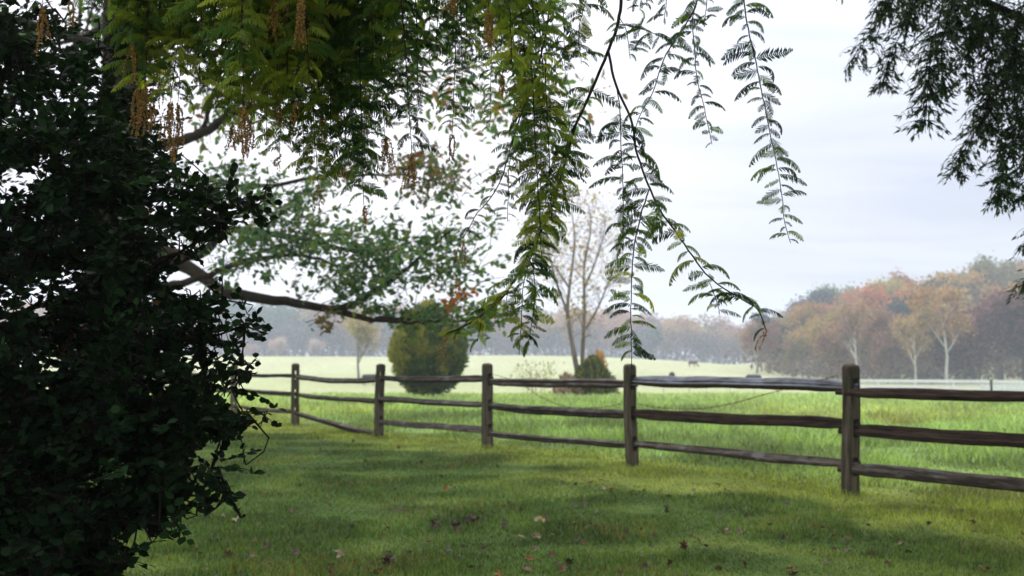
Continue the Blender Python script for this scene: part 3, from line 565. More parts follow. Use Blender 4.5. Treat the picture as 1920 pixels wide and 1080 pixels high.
# ------------------------------------------------------------ oak at the left
def oak():
    bx, D = -8.05, 20.0; gz = float(H(bx, D)); T = thing('oak_tree', 'large oak with a thick trunk and long low limbs reaching right, behind the dark holly', 'tree', (bx, D, gz)); rr = np.random.default_rng(17)
    zz = np.array([-.3, 0, .5, 1.5, 3, 5, 7, 9, 11]); rad = np.array([.72, .66, .55, .49, .47, .45, .38, .3, .2])
    P = smoothpath(np.stack([bx + np.array([0, 0, 0, .03, .05, .12, .1, 0, .1]), D + 0 * zz, gz + zz], -1), 26); rr2 = np.interp(np.linspace(0, 1, 26), np.linspace(0, 1, 9), rad)
    part('trunk', tube(P, rr2, 20, jit=.04), M['bark'], T, True)
    limbs = [([(230, 520), (290, 492), (350, 500), (400, 535), (440, 552), (520, 562), (600, 576), (660, 590), (700, 600), (725, 596), (770, 602)], .17, .03, 20, 17.2),
             ([(625, 580), (665, 570), (720, 535), (775, 495), (800, 470), (850, 430)], .07, .015, 17.9, 17.4),
             ([(240, 500), (300, 470), (370, 480), (430, 432), (520, 440), (600, 455), (690, 480)], .13, .02, 20, 18.5),
             ([(240, 310), (290, 275), (350, 262), (400, 236), (440, 210), (520, 190), (600, 150)], .13, .03, 20, 18),
             ([(330, 265), (380, 240), (395, 190), (440, 130)], .07, .02, 19.5, 18.5),
             ([(240, 330), (350, 330), (480, 350), (620, 330), (760, 330), (830, 345)], .07, .012, 20, 17.5),
             ([(240, 560), (300, 540), (380, 520), (460, 490), (560, 478), (640, 500)], .1, .02, 20, 18),
             ([(190, 520), (120, 480), (60, 500), (-40, 440)], .14, .03, 20, 19),
             ([(700, 600), (780, 605), (850, 600), (930, 612)], .035, .01, 17.1, 16.8)]
    for px, r0, r1, d0, d1 in limbs:
        n = 30; Q = np.array([at(a, b, d0 + (d1 - d0) * k / (len(px) - 1)) for k, (a, b) in enumerate(px)]); Q = smoothpath(Q, n); Q[3:] += rr.normal(size=(n - 3, 3)) * .012
        part('limb', tube(Q, np.linspace(r0, r1, n) * 1.0, 8), M['bark'], T, True)
    green = np.array([[.07, .14, .045], [.10, .19, .055], [.15, .20, .05], [.06, .13, .06]]); brown = np.array([[.20, .10, .045], [.17, .12, .05], [.12, .12, .045]]); org = np.array([[.45, .14, .04], [.38, .16, .05]])
    blobs = [(500, 350, 90, 30, 260, green), (600, 345, 70, 35, 200, green), (560, 400, 110, 35, 520, green), (640, 450, 120, 38, 820, green), (520, 460, 90, 40, 520, green), (720, 480, 85, 40, 620, green), (660, 530, 75, 32, 430, green),
             (800, 460, 80, 40, 430, green), (860, 500, 60, 45, 330, green), (760, 545, 90, 28, 170, green), (905, 590, 34, 26, 330, green), (700, 575, 50, 18, 150, green), (800, 590, 70, 20, 420, green), (820, 330, 55, 30, 420, np.vstack([brown, green[:2]])), (770, 300, 70, 25, 230, brown),
             (845, 560, 22, 18, 90, org), (605, 592, 12, 16, 60, brown), (640, 320, 50, 30, 160, brown), (830, 375, 55, 25, 110, green), (420, 330, 60, 26, 260, green), (450, 500, 60, 25, 160, green), (370, 430, 90, 50, 300, green), (900, 440, 40, 40, 110, green)]
    pts = []; lv = []; tw = []
    for x, y, sx, sy, n, cl in blobs:
        nt = max(6, n // 11)
        for q in range(nt):
            cx, cy_ = x + rr.normal() * sx * .62, y + rr.normal() * sy * .62; dd = 17.6 + rr.normal() * .9
            p = at(cx, cy_, dd); d = nrm(np.array([rr.uniform(-.1, 1), rr.normal() * .5, rr.uniform(-.1, .5)])); L = rr.uniform(.3, .7)
            Q = np.array([p - d * L * .6 + [0, 0, -.05], p, p + d * L * .4]); tw += tube(Q, [.009, .006, .003], 3, cap=False)
            m = rr.integers(7, 14); s = rr.random(m)[:, None]; LP = Q[0] * (1 - s) + Q[2] * s + rr.normal(size=(m, 3)) * .06
            lv.append(scatter(LEAF[0], LEAF[1], LP, rdir(m, rr) + d * .8 + [0, 0, -.3], rdir(m, rr) * .7 + [0, 0, .8], rr.uniform(.09, .17, m), cl[rr.integers(0, len(cl), m)] * rr.uniform(.7, 1.35, (m, 1))))
    part('twigs', tw, M['bark'], T)
    # high crown
    out = []; tips = []
    for k in range(13):
        a = k / 13 * 6.28 + rr.random() * .4; grow([bx, D, rr.uniform(6.6, 11)], [math.cos(a), math.sin(a), .35 + .5 * rr.random()], rr.uniform(4.5, 6.6), .11, 1, 3, out, tips, rr, .12, (3, 5), .7, 6, .18, .6)
    out = [c for c in out]; part('upper_limbs', out, M['bark'], T)
    P = np.array([t[0] for t in tips]); P = P[P[:, 2] > 6.6]
    lv.append(leaves(P, None, 15000, .42, .22, np.vstack([green, green, brown]), rr, LEAF))
    part('crown', lv, M['oakleaf'], T)
oak()
print('oak done')

# ------------------------------------------------------------ dark holly in the left foreground
HLEAF = (np.array([[0, 0, 0], [.25, .28, .05], [.62, .33, .04], [1, 0, -.04], [.62, -.33, .04], [.25, -.28, .05], [.5, 0, -.03]]), np.array([[0, 6, 1], [1, 6, 2], [2, 6, 3], [3, 6, 4], [4, 6, 5], [5, 6, 0]]))
def holly():
    bx, D = -2.7, 4.6; T = thing('holly', 'dark glossy small-leaved holly filling the left foreground down to the lawn', 'tree', (bx, D, 0)); rr = np.random.default_rng(23)
    P = smoothpath([[bx, D, -.2], [bx + .03, D, .8], [bx - .05, D, 2], [bx + .05, D + .1, 3.4], [bx, D, 5.4]], 16); part('trunk', tube(P, np.linspace(.11, .03, 16), 12, jit=.03), M['darkbark'], T, True)
    # right-hand outline of the foliage (px at py)
    oy = [-120, 0, 60, 130, 200, 250, 290, 320, 345, 375, 400, 425, 450, 475, 500, 520, 545, 570, 592, 612, 630, 650, 672, 700, 720, 750, 785, 805, 830, 850, 880, 912, 935, 960, 1000, 1040, 1080, 1200]
    ox = [340, 335, 330, 325, 300, 262, 300, 390, 440, 460, 500, 445, 400, 380, 300, 320, 400, 440, 480, 440, 410, 380, 455, 465, 440, 440, 490, 455, 400, 380, 395, 430, 380, 330, 300, 265, 245, 240]
    xr = lambda y: np.interp(y, oy, ox)
    spans = [((300, 420), .0), ((545, 610), 0), ((672, 710), 0), ((740, 815), 0), ((850, 930), 0)]
    boughs = []
    tipl = [(505, 372, 3.6), (450, 345, 3.7), (440, 420, 3.5), (330, 300, 3.9), (488, 600, 3.5), (440, 560, 3.6), (400, 640, 3.4), (470, 685, 3.4), (500, 782, 3.3), (420, 740, 3.5), (400, 835, 3.3), (450, 908, 3.2), (380, 880, 3.2), (320, 985, 3.1), (255, 1060, 3.0), (240, 60, 3.9), (240, 180, 3.9), (120, 20, 3.6), (60, 250, 3.7), (250, 440, 3.4), (220, 560, 3.6), (250, 700, 3.2), (200, 820, 3.1), (150, 950, 3.0), (60, 700, 3.2), (80, 460, 3.3), (20, 880, 3.0), (300, 520, 3.9), (120, 1040, 2.9), (30, 60, 3.4), (180, 330, 3.3)]
    bl = []
    for x, y, d in tipl:
        e = at(x, y, d); s = np.array([bx, D, max(.15, e[2] - rr.uniform(.1, .6))]); e = s + (e - s) * .97; m = (s + e) / 2 + [0, 0, rr.uniform(-.02, .12)] + rr.normal(size=3) * .06
        Q = smoothpath([s, m, e], 18); Q[2:] += rr.normal(size=(16, 3)) * .008; boughs.append(Q); part('bough', tube(Q, np.linspace(.020, .003, 18), 6), M['darkbark'], T)
    B = np.concatenate(boughs)
    anch = []; dns = []
    N = 4800; k = 0
    while len(anch) < N:
        y = rr.uniform(-140, 1180); x = rr.uniform(-420, 520); r = xr(y) - 16 - 62 * max(0, float(fbm(np.array(y / 26.), np.array(3.), 5, 3)) - .42) * 2
        if x > r: continue
        edge = (r - x) / 90.
        dens = .45 + .55 * np.clip((y - 350) / 300, 0, 1) if x < 240 else .62
        if y > 740: dens = 1.0
        v = vnoise(x / 42., y / 30., 77); v2 = vnoise(x / 110., y / 70., 78)
        if y < 760:
            if v < (.43 if x < 245 and y < 600 else .25) + (.12 if 430 < y < 570 else 0): dens *= .02
            if v2 < .36: dens *= .30
        if 255 < x and 465 < y < 550: dens *= .10
        if 255 < x < 300 and 60 < y < 280: dens *= .1
        e_ = (r - x) / 85.
        if e_ < 1: dens *= .30 + .70 * max(e_, 0)
        if y < 230 and x > 235: dens = .8
        if 185 < x < 305 and 190 < y < 350: dens = max(dens, .85)
        if rr.random() > dens: continue
        back = rr.random() < (.35 if y < 620 else .6)
        d = rr.uniform(3.0, 3.9) if not back else rr.uniform(3.9, 5.4)
        if x > r - 110: d = rr.uniform(3.15, 3.9)
        if y < 230 and x > 225: d = rr.uniform(4.4, 5.6)
        anch.append(at(x, y, d))
    # the side away from the photograph's view
    for Q in boughs:
        for k in range(9, 18):
            for q in range(6): anch.append(Q[k] + rr.normal(size=3) * [.055, .08, .035])
    A = np.array(anch); A = A[A[:, 2] > .03]
    more_ = [at(rr.uniform(185, 300), rr.uniform(200, 345), rr.uniform(4.2, 5.4)) for _ in range(170)]; A = np.vstack([A, more_])
    ex = np.stack([bx + rr.normal(size=900) * .8 - .5, D + rr.uniform(.3, 1.9, 900), rr.uniform(.2, 5, 900)], -1); A = np.vstack([A, ex[ex[:, 0] < -2.0 * 1]])
    lv = []; tw = []
    for p in A:
        k = np.argmin(((B - p) ** 2).sum(1)); q = B[k]; v = p - q; L = np.linalg.norm(v)
        d = nrm(v * np.array([1, .6, .5]) + np.array([.25, -.1, .05]) * max(L, .1) + rr.normal(size=3) * .05); n = rr.integers(6, 11); tl = rr.uniform(.08, .16)
        Q = smoothpath([p - d * tl, p - d * tl * .4 + [0, 0, .008], p], 4); tw += tube(Q, [.0024, .002, .0016, .001], 3, cap=False)
        if L < .22: tw += tube(smoothpath([q, (q + p - d * tl) / 2 + rr.normal(size=3) * .02, p - d * tl], 4), [.004, .0035, .003, .0024], 3, cap=False)
        s = np.linspace(0.05, 1.02, n)[:, None]; LP = Q[0] * (1 - s) + Q[-1] * s
        side_ = nrm(np.cross(d, [0, 0, 1])) * np.where(np.arange(n) % 2, 1, -1)[:, None]
        X = d * .7 + side_ * rr.uniform(.4, 1.0, (n, 1)) + rr.normal(size=(n, 3)) * .28 + [0, 0, .1]
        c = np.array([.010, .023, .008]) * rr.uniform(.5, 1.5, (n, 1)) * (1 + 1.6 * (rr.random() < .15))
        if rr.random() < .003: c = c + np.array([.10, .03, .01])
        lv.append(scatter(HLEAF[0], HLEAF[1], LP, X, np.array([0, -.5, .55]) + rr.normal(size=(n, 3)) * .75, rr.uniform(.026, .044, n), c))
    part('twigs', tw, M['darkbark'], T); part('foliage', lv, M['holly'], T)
holly()
print('holly done')

# ------------------------------------------------------------ weeping dawn redwood above the camera
def frond_proto(seed, L=1.0):
    """unit-length frond: x outward, z up; needles on both sides"""
    r = np.random.default_rng(seed); n = 20; s = np.linspace(0, 1, n); a0 = R(r.uniform(-12, 45)); a1 = R(r.uniform(-100, -48)); an = a0 + (a1 - a0) * s ** .85
    P = np.zeros((n, 3)); 
    for k in range(1, n): P[k] = P[k - 1] + np.array([math.cos(an[k]), .05 * math.sin(k * .3 + seed), math.sin(an[k])]) / n
    V = []; F = []
    # rachis
    for k in range(n): V += [P[k] + [0, .006, 0], P[k] - [0, .006, 0]]
    for k in range(n - 1): F.append([2 * k, 2 * k + 1, 2 * k + 3, 2 * k + 2])
    for k in range(1, n):
        t = nrm(P[min(k + 1, n - 1)] - P[k - 1]); nn = np.array([-t[2], 0, t[0]]); ln = .26 * math.sin(math.pi * (0.12 + .84 * s[k]) ** .8) ** .6 * r.uniform(.85, 1.1)
        for sg in (-1, 1):
            d = nrm(np.array([0, sg * .66, 0]) + t * .50 - nn * r.uniform(.30, .85) + r.normal(size=3) * .07); wv = t * .0230; b = P[k]; m = b + d * ln * .5
            i = len(V); V += [b - wv * .6, b + wv * .6, m + wv, b + d * ln, m - wv]; F += [[i, i + 1, i + 2, i + 4]]; F += [[i + 4, i + 2, i + 3, i + 3]]
    V = np.array(V); Fq = np.array([f for f in F if f[2] != f[3]]); Ft = np.array([f[:3] for f in F if f[2] == f[3]])
    return V, Fq, Ft
FR = [frond_proto(k) for k in range(16)]
def fronds(P, out, size, cols, rr, face=0.0):
    chs = []; n = len(P); w_ = rr.integers(0, len(FR), n)
    for k in range(len(FR)):
        i = np.where(w_ == k)[0]
        if len(i) == 0: continue
        V, Fq, Ft = FR[k]; X = nrm(out[i] * np.array([1, 1, 0])); X = nrm(X + rr.normal(size=X.shape) * .12); Nn = np.array([0, -face, 1.0]) + rr.normal(size=X.shape) * .50
        a = scatter(V, Fq, P[i], X, Nn, size[i], cols[i]); b = (a[0].copy(), (Ft[None] + (np.arange(len(i)) * len(V))[:, None, None]).reshape(-1, 3), a[2].copy()); chs += [a, b]
    return chs
OCT = (np.array([[1, 0, 0], [-1, 0, 0], [0, 1, 0], [0, -1, 0], [0, 0, 1], [0, 0, -1.]]), np.array([[0, 2, 4], [2, 1, 4], [1, 3, 4], [3, 0, 4], [2, 0, 5], [1, 2, 5], [3, 1, 5], [0, 3, 5]]))
RW = thing('dawn_redwood', 'feathery dawn redwood arching over the viewpoint, its green sprays and brown catkins hanging into view', 'tree', (1.0, -1.7, 0))
def catkins(p, L, n, rr, parent, pale=False):
    chs = []; c0 = np.array([.52, .29, .09]) if not pale else np.array([.30, .20, .10])
    for k in range(int(n * 1.4)):
        o = np.array([rr.normal() * .011, rr.normal() * .011, 0]); l = L * rr.uniform(.55, 1.0); z0 = -rr.uniform(0, .12) * L
        m = max(6, int(l / .0055)); s = np.linspace(0, 1, m); Q = p + np.stack([o[0] * np.sqrt(s) + .004 * np.sin(s * 5 + k), o[1] * np.sqrt(s), z0 - s * l], -1)
        chs += tube(Q[::2] if m > 7 else Q, .0008, 3, col=c0 * .5, cap=False)
        B = np.repeat(Q, 2, 0) + rr.normal(size=(2 * m, 3)) * .0016; B = B[rr.random(len(B)) < .85]
        chs.append(scatter(OCT[0], OCT[1], B, rdir(len(B), rr), rdir(len(B), rr), rr.uniform(.0021, .0036, len(B)), c0 * rr.uniform(.5, 1.45, (len(B), 1))))
    return part('catkins', chs, M['catkin'], parent)
GD = np.array([.024, .058, .026]); GM = np.array([.10, .18, .035]); GY = np.array([.34, .37, .05])  # sprays against the sky tinted darker, lit ones yellower: light in the colour
NSPR = [0]
def spray(px, d=2.85, r0=.0030, fl=.082, step=.021, tone=.35, cat=None, start=0.0, rr=None, dd=None, both=True, name='hanging_spray', dens=1.0, endf=1.0, face=0.35):
    NSPR[0] += 1; rr = np.random.default_rng(900 + NSPR[0])
    if dd is None: dd = rr.normal() * .06
    Q = np.array([at(a, b, d + dd * k / max(len(px) - 1, 1)) for k, (a, b) in enumerate(px)]); L = np.linalg.norm(np.diff(Q, axis=0), axis=1).sum(); n = max(8, int(L / .02)); Q = smoothpath(Q, n); Q[1:] += rr.normal(size=(n - 1, 3)) * .0007
    S = part(name, tube(Q, np.linspace(r0, max(.0011, r0 * .4), n), 5), M['twig'], RW)
    m = int(L * (1 - start) / step * dens); s = start + (1 - start) * (np.arange(m) + rr.random(m) * .6) / max(m, 1); s = s[s < endf]; m = len(s)
    idx = np.clip(s * (n - 1), 0, n - 1.001); i = idx.astype(int); P = Q[i] + (Q[i + 1] - Q[i]) * (idx - i)[:, None]
    az = np.where(np.arange(m) % 2, 0, np.pi) + rr.normal(size=m) * .85; out = np.stack([np.cos(az), np.sin(az), 0 * az], -1)
    size = fl * 1.25 * rr.uniform(.5, 1.2, m) * (1 - .38 * s ** 4)
    mixv = np.clip(tone + rr.normal(size=m) * .22 + .15 * np.sin(s * 9 + NSPR[0]), 0, 1)[:, None]; c = np.where(mixv < .5, GD + (GM - GD) * mixv * 2, GM + (GY - GM) * (mixv - .5) * 2) * rr.uniform(.8, 1.2, (m, 1))
    if m: part('needles', fronds(P, out, size, c * rr.uniform(.6, 1.5, (m, 1)), rr, face), M['needle'], S)
    if cat: catkins(Q[-1], cat[0], cat[1], rr, S)
    return Q
# the long sprays in front of the sky
spray([(1172, -150), (1166, -30), (1160, 40), (1140, 95), (1105, 180), (1078, 240), (1052, 330), (1030, 400), (990, 480), (940, 560), (880, 607), (832, 628)], r0=.0058, start=.36, tone=.62, cat=(.095, 2), dd=.05, step=.014, fl=.085)
spray([(1140, 95), (1155, 160), (1185, 230), (1195, 290), (1230, 380), (1270, 440), (1330, 520), (1390, 560), (1420, 580), (1437, 620)], r0=.0042, start=.30, tone=.45, cat=(.09, 2), dd=0, step=.017, fl=.095)
spray([(1157, 170), (1162, 202), (1164, 267), (1168, 347), (1168, 460)], r0=.0018, start=.15, tone=.2, step=.013, dd=.02)
spray([(1217, 355), (1200, 410), (1188, 470), (1183, 560), (1185, 690)], r0=.0024, start=.05, tone=.5, step=.0105, dd=-.02, endf=.93, fl=.08)
spray([(1330, -120), (1310, -20), (1303, 15), (1270, 70), (1245, 110), (1225, 170), (1200, 215), (1190, 245)], r0=.003, start=.30, tone=.2, step=.015)
spray([(1303, 10), (1298, 40), (1303, 100), (1305, 140), (1320, 200), (1335, 270)], r0=.0018, start=.05, tone=.15, step=.0125, fl=.066)
spray([(1380, -120), (1393, -20), (1400, 40), (1420, 130), (1440, 230), (1462, 340), (1470, 410), (1482, 455)], r0=.0026, start=.18, tone=.1, step=.0135, fl=.082)
spray([(1078, 232), (1060, 280), (1045, 330), (1025, 380), (1000, 440)], r0=.0016, start=.1, tone=.3, step=.014)
spray([(1040, -120), (1030, 20), (1010, 120), (965, 250), (942, 330), (918, 374), (893, 402), (868, 448)], r0=.0035, start=.30, tone=.42, cat=(.085, 3), step=.014, fl=.07)
spray([(965, 250), (955, 310), (953, 360), (952, 415)], r0=.0013, start=.1, tone=.4, step=.013, fl=.055)
spray([(1000, 120), (1012, 200), (1014, 320), (1010, 440), (1000, 500)], r0=.002, start=.1, tone=.6, step=.009)
spray([(1022, 100), (1025, 200), (1030, 300), (1035, 420)], r0=.002, start=.1, tone=.75, step=.009, d=2.7, fl=.09)
spray([(990, 60), (1000, 180), (1005, 300), (1012, 400), (1015, 480)], r0=.002, start=.1, tone=.7, step=.010, d=2.8)
spray([(1030, 400), (1000, 470), (982, 530), (978, 600), (973, 665)], r0=.0018, start=.05, tone=.55, step=.0105, endf=.93)
spray([(990, 480), (1000, 510), (1003, 560), (990, 650)], r0=.0014, start=.1, tone=.5, step=.012)
spray([(920, 570), (905, 590), (895, 640)], r0=.0012, start=.0, tone=.8, step=.013, fl=.06)
spray([(958, 530), (950, 560), (953, 600)], r0=.0012, start=.0, tone=.8, step=.013, fl=.07)
spray([(1158, 45), (1190, 50), (1225, 62), (1255, 78)], r0=.0016, start=.1, tone=.15, step=.013, fl=.065)
spray([(1160, 30), (1175, 60), (1182, 110)], r0=.0014, start=.1, tone=.2, step=.012, fl=.07)
spray([(1330, 530), (1342, 560), (1350, 590)], r0=.0012, start=.0, tone=.6, step=.014, fl=.07)
spray([(1110, -120), (1100, -10), (1085, 60), (1090, 120)], r0=.002, start=.3, tone=.4, step=.012)
spray([(1245, -120), (1250, -20), (1245, 40)], r0=.002, start=.4, tone=.3, step=.013, fl=.06)
spray([(1220, -120), (1205, -30), (1200, 20)], r0=.002, start=.4, tone=.3, step=.013, fl=.07)
spray([(1320, -100), (1325, -10), (1322, 40)], r0=.002, start=.4, tone=.25, step=.013, fl=.05)
spray([(1585, -110), (1580, -40), (1568, 2)], r0=.002, start=.4, tone=.2, step=.014, fl=.06)
# the curtain at upper left and centre: x, tip y, depth, tone, catkin length (m) and number
CUR = [(80, 10, 2.6, .4, .13, 5), (132, 0, 2.9, .3, .08, 4), (247, 80, 2.75, .6, .13, 4), (268, 70, 2.8, .6, .07, 4), (257, 165, 2.8, .6, .13, 5), (272, 160, 2.75, .6, .15, 5), (287, 165, 2.85, .7, .12, 4), (300, 150, 2.8, .7, .08, 3), (320, 190, 2.8, .75, .15, 8), (333, 195, 2.82, .7, .16, 6),
       (350, 110, 2.9, .5, 0, 0), (375, 170, 2.7, .6, 0, 0), (400, 60, 2.6, .5, 0, 0), (405, 180, 3.0, .5, 0, 0), (425, 215, 2.9, .7, 0, 0), (437, 232, 2.8, .6, .09, 5), (456, 200, 2.75, .7, .14, 7), (470, 225, 2.85, .7, .11, 6), (490, 180, 3.1, .4, 0, 0), (500, 255, 2.8, .8, 0, 0), (516, 178, 2.8, .6, .09, 5),
       (516, 0, 2.55, .6, .12, 6), (565, 0, 2.45, .7, .12, 6), (541, -20, 2.6, .6, .08, 5), (525, 290, 3.0, .5, .05, 3), (540, 160, 2.7, .9, 0, 0), (556, 188, 2.8, .85, .08, 4), (570, 290, 2.85, .5, 0, 0), (590, 300, 3.3, .3, 0, 0), (602, 212, 2.9, .5, .09, 4), (597, 350, 2.9, .55, .07, 3), (620, 270, 2.8, .3, 0, 0),
       (635, 220, 3.4, .35, 0, 0), (650, 300, 2.85, .3, 0, 0), (665, 350, 2.9, .3, 0, 0), (682, 385, 2.8, .35, .05, 3), (700, 210, 3.3, .3, 0, 0), (721, 255, 2.85, .25, .105, 8), (745, 180, 3.6, .35, 0, 0), (760, 90, 2.9, .3, 0, 0), (772, 290, 2.6, .3, .10, 8), (785, 200, 2.8, .3, 0, 0), (805, 130, 3.6, .35, 0, 0),
       (848, 250, 2.95, .15, .10, 4), (850, -10, 2.5, .5, .06, 6), (868, 160, 3.3, .3, 0, 0), (893, 130, 3.5, .4, 0, 0), (915, 20, 2.3, .6, .10, 6), (918, 240, 3.9, .35, 0, 0), (942, 140, 3.4, .4, .09, 5), (960, 130, 2.4, .6, 0, 0), (985, 150, 2.9, .4, 0, 0), (990, 250, 3.0, .35, 0, 0), (1005, 90, 2.3, .5, 0, 0), (1045, 110, 2.9, .3, 0, 0), (1060, 150, 3.0, .3, 0, 0), (740, 30, 2.8, .3, .03, 3), (345, 60, 2.8, .6, 0, 0), (310, 90, 2.9, .6, 0, 0), (450, 120, 2.6, .65, 0, 0), (610, 120, 2.7, .5, 0, 0), (670, 130, 2.7, .35, 0, 0),
       (420, 130, 3.2, .5, 0, 0), (480, 90, 2.6, .8, 0, 0), (505, 170, 2.9, .6, 0, 0), (545, 240, 3.3, .4, 0, 0), (580, 150, 2.6, .8, 0, 0), (625, 170, 3.2, .3, 0, 0), (655, 200, 3.0, .35, 0, 0), (690, 300, 3.2, .25, 0, 0), (700, 120, 2.6, .3, 0, 0), (740, 150, 3.0, .25, 0, 0), (820, 90, 2.7, .3, 0, 0), (875, 70, 2.7, .3, 0, 0), (940, 80, 2.8, .5, 0, 0), (965, 200, 3.1, .35, 0, 0), (1020, 150, 2.5, .45, 0, 0), (380, 90, 2.7, .6, 0, 0), (560, 80, 2.9, .5, 0, 0)]
rc = np.random.default_rng(77)
for x, yt, d, tone, cl, cn_ in CUR:
    tone = min(tone + (.06 if x < 700 else .05), .95)
    lean = rc.normal() * 16; x0 = x - lean - (10 if x > 500 else -14); top = -150
    spray([(x0, top), (x0 + (x - x0) * .3, top + (yt - top) * .35), (x0 + (x - x0) * .7, top + (yt - top) * .7), (x, yt)], d=d, r0=.0026, start=.04, tone=tone, cat=(cl, cn_) if cl else None, step=.0096 if 400 < x < 1000 else .0122, fl=.100 if x < 700 else .084, endf=.97 if cl else 1.0, face=.8 if x < 700 else .3)
# limbs that carry the curtain, trunk and the high crown
LP = [[(1.0, -1.7, 2.6), (.9, 0, 3.1), (.7, 1.6, 3.0), (.45, 2.5, 2.70), (.2, 2.8, 2.60), (-.6, 2.85, 2.57), (-1.5, 2.75, 2.55)], [(1.0, -1.7, 3.2), (.4, 0, 3.6), (-.3, 2.0, 3.1), (-.9, 3.0, 2.78), (-1.4, 3.6, 2.7)], [(1.0, -1.7, 2.9), (1.0, .4, 3.4), (.9, 2.2, 2.9), (.5, 2.9, 2.6), (.25, 2.85, 2.5)], [(1.0, -1.7, 3.4), (1.3, .5, 3.7), (1.1, 2.4, 3.0), (.75, 2.85, 2.62)]]
for L_ in LP: part('limb', tube(smoothpath(L_, 24), np.linspace(.06, .008, 24), 8), M['redbark'], RW, True)
def rw_crown():
    rr = np.random.default_rng(3); P = smoothpath([[1.0, -1.7, -.2], [1.0, -1.7, 1], [1.02, -1.7, 6], [1.0, -1.7, 15]], 18); part('trunk', tube(P, np.linspace(.36, .06, 18), 16, jit=.05), M['redbark'], RW, True)
    lv = []; out = []
    for k in range(95):
        z = 3.6 + 10.8 * (k / 95); R0 = 6.6 * (1 - (z - 3.6) / 12.2) ** .8; a = k * 2.4; d = np.array([math.cos(a), math.sin(a), .18]); L = R0 * rr.uniform(.8, 1.05)
        e = np.array([1.0, -1.7, z]) + d * L; 
        if e[1] > 1.5: e[2] = max(e[2], 1.3 + .40 * e[1] + 1.0)
        Q = smoothpath([[1.0, -1.7, z], (np.array([1.0, -1.7, z]) + e) / 2 + [0, 0, .35], e], 12); out += tube(Q, np.linspace(.045, .008, 12), 5)
        m = int(50 * L); s = rr.random(m) ** .7; q = Q[(s * 11).astype(int)] + rr.normal(size=(m, 3)) * [.38, .38, .16]
        lv.append(scatter(LEAF4[0], LEAF4[1], q, rdir(m, rr) * [1, 1, .5], np.array([0, 0, 1.0]) + rr.normal(size=(m, 3)) * .5, rr.uniform(.16, .32, m), np.where(rr.random((m, 1)) < .5, GM, GD) * rr.uniform(.7, 1.3, (m, 1))))
    part('upper_limbs', out, M['redbark'], RW); part('crown', lv, M['needle'], RW)
rw_crown()
print('redwood done', NSPR[0])

